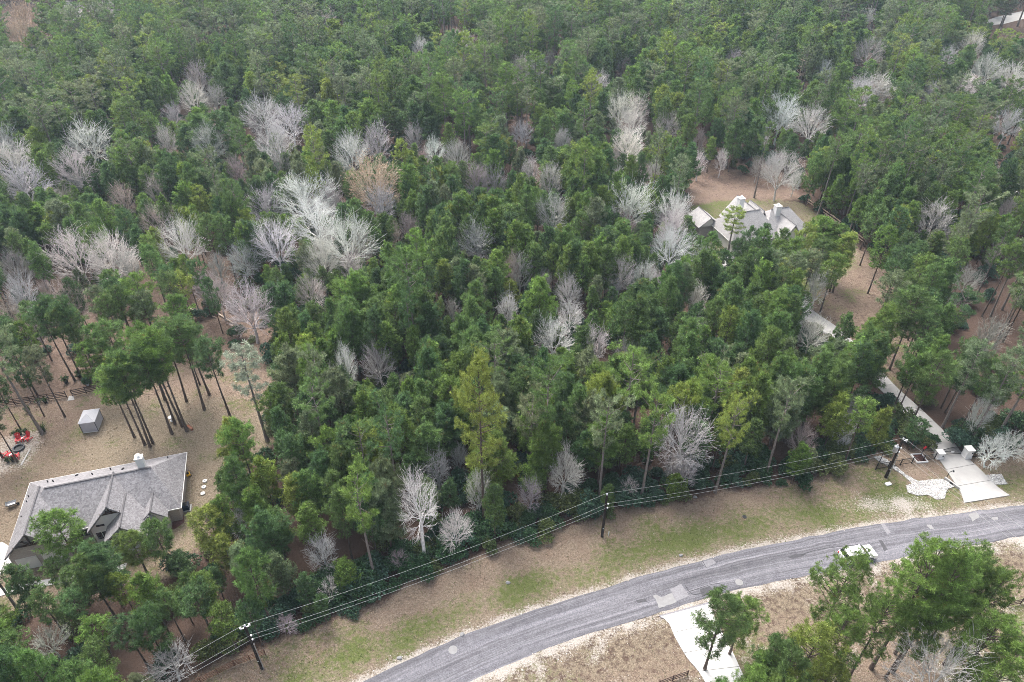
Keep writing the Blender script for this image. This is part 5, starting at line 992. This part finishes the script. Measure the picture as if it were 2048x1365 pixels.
# ------------------------------------------------------------------ things in the yards
def at(name, label, cat, x, y, rz=0.0, group=None, z=0.0): g = gp(x, y); return thing(name, label, cat, (g[0], g[1], z), rz, group)
gz = thing("gazebo", "grey canvas canopy gazebo with pale screen walls on the lawn", "gazebo", (-68.85, 84.0, 0), math.radians(12)); W_, D2 = 2.3, 3.1
for sx in (-1, 1):
    for sy in (-1, 1): MB().box((sx * W_ / 2, sy * D2 / 2, 1.08), (.07, .07, 2.2)).build("post", M['dkgrey'], gz)
e = .12; C4 = [(-W_ / 2 - e, -D2 / 2 - e, 2.15), (W_ / 2 + e, -D2 / 2 - e, 2.15), (W_ / 2 + e, D2 / 2 + e, 2.15), (-W_ / 2 - e, D2 / 2 + e, 2.15)]; R1, R2 = (0, -.4, 3.05), (0, .4, 3.05)
for P in ([C4[0], C4[1], R1], [C4[1], C4[2], R2, R1], [C4[2], C4[3], R2], [C4[3], C4[0], R1, R2]): b = MB(); slope_slab(b, P, .03); b.build("canopy_panel", M['canvas'], gz)
for P in (((0, -D2 / 2, 1.1), (W_ - .1, .02, 2.0)), ((W_ / 2, 0, 1.1), (.02, D2 - .1, 2.0)), ((-W_ / 2, 0, 1.1), (.02, D2 - .1, 2.0)), ((0, D2 / 2, 1.1), (W_ - .1, .02, 2.0))): MB().box(*P).build("screen", M['screen'], gz)
MB().box((0, -D2 / 2 - .02, .06), (W_, .06, .1)).build("sill", M['white'], gz)
def chair_meshes():
    d = {}; d['seat'] = MB(); [d['seat'].box((0, .28 - k * .12, .36 - .035 * (4 - k) + .06), (.6, .1, .03)) for k in range(5)]
    d['backrest'] = MB(); [d['backrest'].box(((k - 2) * .125 * 1.12, .42 + .12, .80 + .05 * (2 - abs(k - 2))), (.11, .03, 1.0 + .1 * (2 - abs(k - 2))), rx=-.38, ry=(k - 2) * .05) for k in range(5)]
    d['armrest'] = MB().box((0, 0, .60), (.14, .8, .035)); d['leg'] = MB().box((0, 0, .29), (.07, .12, .62)); d['rear_leg'] = MB().bar((0, -.3, .30), (0, .75, .02), .06, .12)
    return {k: v.mesh(k, M['red']) for k, v in d.items()}
CM = chair_meshes()
fp = gp(38, 897)
for (x, y, lab) in ((39, 884, "red slatted garden chair behind the fire pit, left of the white table"), (55, 881, "red slatted garden chair behind the fire pit, right of the white table"), (17, 912, "red slatted garden chair in front of the fire pit, left one"), (34, 915, "red slatted garden chair in front of the fire pit, right one")):
    g = gp(x, y); rz = math.atan2(fp[1] - g[1], fp[0] - g[0]) + math.pi / 2; o = thing("garden_chair", lab, "chair", (g[0], g[1], .0), rz, "red chairs round the fire pit")
    child("seat", CM['seat'], o); child("backrest", CM['backrest'], o)
    for s in (-1, 1):
        for nm in ('armrest', 'leg', 'rear_leg'): c = child(nm.replace('rear_', ''), CM[nm], o); c.location = (s * .36, -.3 if nm == 'leg' else 0, 0)
for x, y, lab in ((47, 881, "small white side table between the two rear red chairs"), (25, 914, "small white side table between the two front red chairs")):
    o = at("side_table", lab, "table", x, y, .4, "white side tables"); MB().box((0, 0, .5), (.6, .5, .04)).build("table_top", M['white'], o)
    for sx in (-1, 1):
        for sy in (-1, 1): MB().box((sx * .25, sy * .2, .24), (.05, .05, .5)).build("leg", M['white'], o)
o = at("fire_pit", "round black fire pit ringed by the red chairs", "fire pit", 38, 898); b = MB()
for k in range(14): a_ = k * 6.283 / 14; MB().box((.75 * math.cos(a_), .75 * math.sin(a_), .16), (.2, .32, .32), a_).build("stone", M['dkgrey'], o)
MB().tube([(0, 0, 0), (0, 0, .08)], .66, 14).build("ash_bed", M['black'], o)
POT_M = MB().tube([(0, 0, 0), (0, 0, .32), (0, 0, .34)], [.15, .21, .21], 10)
pot_mesh = {k: POT_M.mesh("pot", M[k]) for k in ('black', 'terracotta', 'ceramic')}
for x, y, k, s, lab in ((30, 872, 'ceramic', 1.1, "white pot of greenery, leftmost behind the red chairs"), (41, 869, 'black', 1.5, "black tub of greenery behind the left rear red chair"), (53, 867, 'terracotta', 1.2, "clay pot of yellow-green leaves behind the right rear red chair"), (88, 863, 'black', 1.5, "black tub of leaves at the foot of the big grey pine"), (17, 925, 'black', 1.1, "black pot in front of the front left red chair"), (26, 923, 'black', 1.0, "black pot in front of the front right red chair"),
                        (57, 824, 'black', 1.5, "black tub against the brown fence left of the fence gap"), (78, 808, 'ceramic', 1.3, "white pot against the brown fence, midway along"), (92, 806, 'black', 1.4, "black pot of leaves beside the white pot at the fence"), (133, 766, 'black', 1.8, "dark tub of leaves beyond the fence gap"), (160, 755, 'black', 1.8, "dark tub of leaves at the foot of two pines beyond the fence"), (176, 771, 'ceramic', 1.4, "pale pot beyond the fence near the brown gate gap"), (186, 758, 'ceramic', 1.3, "pale pot farther beyond the fence beside dark tubs"), (192, 752, 'black', 1.9, "large dark tub farthest beyond the fence")):
    o = at("potted_plant", lab, "potted plant", x, y, 0, "pots around the yard"); o.scale = (s,) * 3; child("pot", pot_mesh[k], o); P = RNG.normal(0, .13, (60, 3)) + [0, 0, .52]; V, F, C = tufts(P, unit(P - [0, 0, .3]), RNG, .16, 5, .04); child("leaves", mesh_np("pot_leaves", V, [F], [M['leaf']], C), o).color = (.07, .11, .04, 1)
o = at("wheelbarrow", "grey wheelbarrow left of the gabled house", "wheelbarrow", 25, 1013, .5); b = MB(); b.add([(-.45, -.33, .45), (.45, -.33, .4), (.45, .33, .4), (-.45, .33, .45), (-.65, -.42, .78), (.7, -.42, .7), (.7, .42, .7), (-.65, .42, .78)], [(0, 1, 2, 3), (0, 4, 5, 1), (1, 5, 6, 2), (2, 6, 7, 3), (3, 7, 4, 0)]); b.build("tray", M['steel'], o)
MB().tube([(.75, -.06, .2), (.75, .06, .2)], .2, 12).build("wheel", M['rubber'], o)
for s in (-1, 1): MB().tube([(.7, s * .1, .22), (-.4, s * .3, .42), (-1.15, s * .34, .62)], .03, 6).build("handle", M['tanwood'], o); MB().bar((-.35, s * .28, .42), (-.45, s * .3, 0), .04, .04).build("leg", M['steel'], o)
o = at("condenser_unit", "dark round-topped condenser on a pale pad at the right wall", "air conditioner", 374, 1018, rzH); MB().box((0, 0, .05), (1.25, 1.25, .12)).build("pad", M['concrete'], o); MB().box((0, 0, .55), (.85, .85, .9)).build("casing", M['bluebarrel'], o); MB().tube([(0, 0, 1.0), (0, 0, 1.06)], .36, 14).build("fan_guard", M['black'], o); MB().tube([(-.5, -.3, .1), (-.5, -.3, 1.3)], .04, 6).build("conduit", M['steel'], o)
o = at("push_mower", "yellow and black push mower at the right corner of the house", "mower", 377, 951, .6); MB().box((0, 0, .25), (.6, .8, .22)).build("deck", M['yellow'], o); MB().tube([(0, 0, .35), (0, 0, .6)], .17, 10).build("engine", M['black'], o)
for s in (-1, 1):
    MB().tube([(s * .27, .35, .3), (s * .27, .95, .95)], .02, 5).build("handle_bar", M['black'], o)
    for y_ in (-.33, .33): MB().tube([(s * .3, y_, .12), (s * .38, y_, .12)], .12, 10).build("wheel", M['rubber'], o)
for k, (x, y) in enumerate(((410, 963), (408, 975), (406, 988))):
    o = at("septic_lid", ("topmost", "middle", "lowest")[k] + " of three round white lids in the grass right of the house", "lid", x, y, 0, "round septic lids"); MB().tube([(0, 0, -.05), (0, 0, .14), (0, 0, .17)], [.34, .34, .3], 16).build("riser", M['concrete_new'], o); MB().box((0, 0, .18), (.2, .05, .03)).build("handle", M['dkgrey'], o)
o = at("bird_bath", "pale bird bath between the lawn pines", "bird bath", 344, 842); MB().tube([(0, 0, -.02), (0, 0, .08), (0, 0, .12), (0, 0, .7), (0, 0, .75)], [.25, .25, .09, .09, .12], 10).build("pedestal", M['ceramic'], o); MB().tube([(0, 0, .74), (0, 0, .85), (0, 0, .86), (0, 0, .8)], [.12, .42, .38, .1], 14).build("bowl", M['ceramic'], o)
o = at("garden_bench", "small red-brown bench at the foot of the lawn pines", "bench", 381, 858, -.7); MB().box((0, 0, .42), (1.4, .4, .05)).build("seat", M['terracotta'], o); MB().box((0, .2, .72), (1.4, .05, .4), rx=-.15).build("backrest", M['tanwood'], o)
for s in (-1, 1): MB().box((s * .6, 0, .2), (.08, .38, .42)).build("leg", M['terracotta'], o)
for i, (x1, y1, x2, y2) in enumerate(((378, 618, 404, 630), (408, 628, 432, 637), (438, 630, 466, 648), (462, 652, 477, 661), (415, 634, 420, 628))):
    a, c = gp(x1, y1), gp(x2, y2); r = .16 if i < 4 else .1; lab = ("leftmost pale log on the forest floor", "second pale log from the left on the forest floor", "third pale log from the left on the forest floor", "short rightmost pale log near a stump", "thin pale log lying across the others")[i]
    t = thing("fallen_log", lab, "log", (a[0], a[1], r)); d = c - a; MB().tube([(0, 0, 0), (d[0] * .5, d[1] * .5, .03), (d[0], d[1], 0)], [r, r * .92, r * .8], 8).build("stem", M['log'], t, True); MB().bar((d[0] * .35, d[1] * .35, r * .6), (d[0] * .35 + .1, d[1] * .35 + .2, r * 1.9), .06, .06).build("branch_stub", M['log'], t)
o = at("tarp", "small white tarp draped between pines on the left", "tarp", 443, 492); MB().add([(-.7, -.5, .02), (.7, -.5, .02), (.75, .5, .02), (-.7, .5, .02), (-.4, 0, .75), (.45, .05, .7)], [(0, 1, 5, 4), (1, 2, 5), (2, 3, 4, 5), (3, 0, 4)]).build("sheet", M['white'], o); MB().bar((-.4, 0, .7), (.45, .05, .68), .05, .05).build("ridge_stick", M['tanwood'], o)
# by the drive and on the verge
o = at("planter_bed", "square white-edged planter bed behind the iron fence", "planter", 1838, 918, .1)
for k in range(4): a_ = k * math.pi / 2; MB().box((.85 * math.cos(a_), .85 * math.sin(a_), .12), (.16, 1.85 if k % 2 else 1.53, .26), a_).build("border", M['white'], o)
MB().box((0, 0, .08), (1.52, 1.52, .1)).build("soil", M['mulch'], o)
o = at("red_marker", "red diamond marker on a dark post by the planter bed", "marker", 1841, 913, .3); MB().bar((0, 0, -.05), (0, 0, 1.9), .07, .07).build("post", M['iron'], o); MB().box((0, -.05, 1.95), (.55, .05, .55), ry=math.pi / 4).build("board", M['red'], o)
o = at("keypad_post", "dark gooseneck keypad post left of the drive", "keypad post", 1893, 956, .2); MB().tube([(0, 0, -.05), (0, 0, .95), (.12, 0, 1.25), (.42, 0, 1.4), (.62, 0, 1.38)], .05, 8).build("gooseneck", M['iron'], o, True); MB().box((.68, 0, 1.3), (.1, .22, .3)).build("keypad", M['dkgrey'], o)
o = at("culvert", "pale concrete culvert headwall with dark pipe beside the drive", "culvert", 1903, 968, math.radians(118)); MB().box((0, 0, .16), (2.4, .22, .42)).build("headwall", M['concrete'], o); MB().tube([(0, .02, .12), (0, .2, .12)], .24, 12).build("pipe", M['black'], o)
o = at("marker_post", "short white marker post beside the middle utility pole", "marker post", 1217, 1072); MB().tube([(0, 0, -.05), (0, 0, .85)], .06, 8).build("post", M['white'], o); MB().tube([(0, 0, .85), (0, 0, .95)], [.075, .03], 8).build("cap", M['trim'], o)
o = at("utility_box", "low white utility lid in the soil below the transformer pole", "utility box", 1776, 969, .3); MB().box((0, 0, .06), (.9, .55, .2)).build("box", M['white'], o); MB().box((0, 0, .17), (.7, .4, .03)).build("lid", M['ceramic'], o)
o = at("drain_lid", "small dark lid in the grass of the verge", "lid", 1489, 1034); MB().tube([(0, 0, -.05), (0, 0, .06)], .3, 12).build("ring", M['dkgrey'], o); MB().tube([(0, 0, .06), (0, 0, .075)], .24, 12).build("cover", M['black'], o)
for i, (x, y, lab) in enumerate(((799, 1317, "white stone at the road edge, nearest the bottom"), (924, 1270, "white stone at the road edge above the first survey cover"), (1361, 1112, "white stone in the green grass right of the middle pole"), (1016, 1166, "white stone in the dry grass of the verge"), (1390, 995, "white stone near the foot of the roadside trees"))):
    g = gp(x, y); rr = np.random.default_rng(i); V = unit(rr.normal(0, 1, (26, 3))) * rr.uniform(.75, 1.1, (26, 1)) * [.34, .28, .2]; import bmesh
    bm = bmesh.new(); [bm.verts.new(v) for v in V]; bmesh.ops.convex_hull(bm, input=bm.verts); me = bpy.data.meshes.new("stone"); bm.to_mesh(me); bm.free(); me.materials.append(M['spill']); s = link(bpy.data.objects.new("stone", me)); s.location = (g[0], g[1], .06); tag(s, lab, "stone", "loose white stones on the verge")
# white utility vehicle on the near lane, behind the big pines
g = gp(1712, 1116); i_ = int(np.hypot(*(RL - g).T).argmin()); d = RL[min(i_ + 2, len(RL) - 1)] - RL[i_ - 2]; rz = math.atan2(d[1], d[0])
car = thing("car", "white car on the road behind the pine tops", "car", (g[0], g[1], road_z(g)), rz)
prof = [(-2.4, .35), (2.35, .35), (2.42, .62), (2.35, .95), (1.35, 1.08), (-2.38, 1.08), (-2.45, .7)]
def side(profile, hw): V = [(x, s * hw, z) for s in (-1, 1) for x, z in profile]; n = len(profile); return MB().add(V, [tuple(range(n))[::-1], tuple(range(n, 2 * n))] + [(i, (i + 1) % n, n + (i + 1) % n, n + i) for i in range(n)])
body = side(prof, .93).build("body", M['carpaint'], car)
def cab(z0, z1, x0, x1, t0, t1, w0, w1): return MB().add([(x0, -w0, z0), (x1, -w0, z0), (x1, w0, z0), (x0, w0, z0), (t0, -w1, z1), (t1, -w1, z1), (t1, w1, z1), (t0, w1, z1)], [(3, 2, 1, 0), (4, 5, 6, 7), (0, 1, 5, 4), (1, 2, 6, 5), (2, 3, 7, 6), (3, 0, 4, 7)])
cab(1.07, 1.62, -2.25, 1.25, -1.95, .45, .88, .72).build("window", M['glass'], car); cab(1.60, 1.70, -2.0, .5, -1.9, .4, .75, .68).build("roof", M['carpaint'], car)
for x_ in (-1.0, .1):
    for s in (-1, 1): MB().bar((x_, s * .885, 1.07), (x_ - .05, s * .735, 1.62), .1, .05).build("pillar", M['carpaint'], car)
for x_ in (-1.5, 1.5):
    for s in (-1, 1): w = MB().tube([(x_, s * .74, .36), (x_, s * .96, .36)], .36, 16).build("wheel", M['rubber'], car); MB().tube([(x_, s * .955, .36), (x_, s * .975, .36)], .22, 12).build("rim", M['steel'], w)
for s in (-1, 1): MB().box((2.38, s * .68, .78), (.08, .36, .16)).build("headlight", M['ceramic'], car); MB().box((-2.42, s * .75, .82), (.08, .2, .26)).build("tail_light", M['red'], car); MB().box((.75, s * 1.02, 1.12), (.12, .18, .12)).build("mirror", M['carpaint'], car)

# ------------------------------------------------------------------ haze between the camera and the far wood
m_, n, l = newmat("thin_haze"); out = N(n, "ShaderNodeOutputMaterial"); pv = N(n, "ShaderNodeVolumePrincipled"); pv.inputs['Color'].default_value = (.66, .83, 1.0, 1); pv.inputs['Density'].default_value = .00016; pv.inputs['Anisotropy'].default_value = .1; l.new(pv.outputs[0], out.inputs['Volume'])
hz = tag(MB().box((0, 650, 40.5), (2600, 2100, 83)).build("haze", m_), "thin pale haze over the whole wood", "haze", kind='stuff')
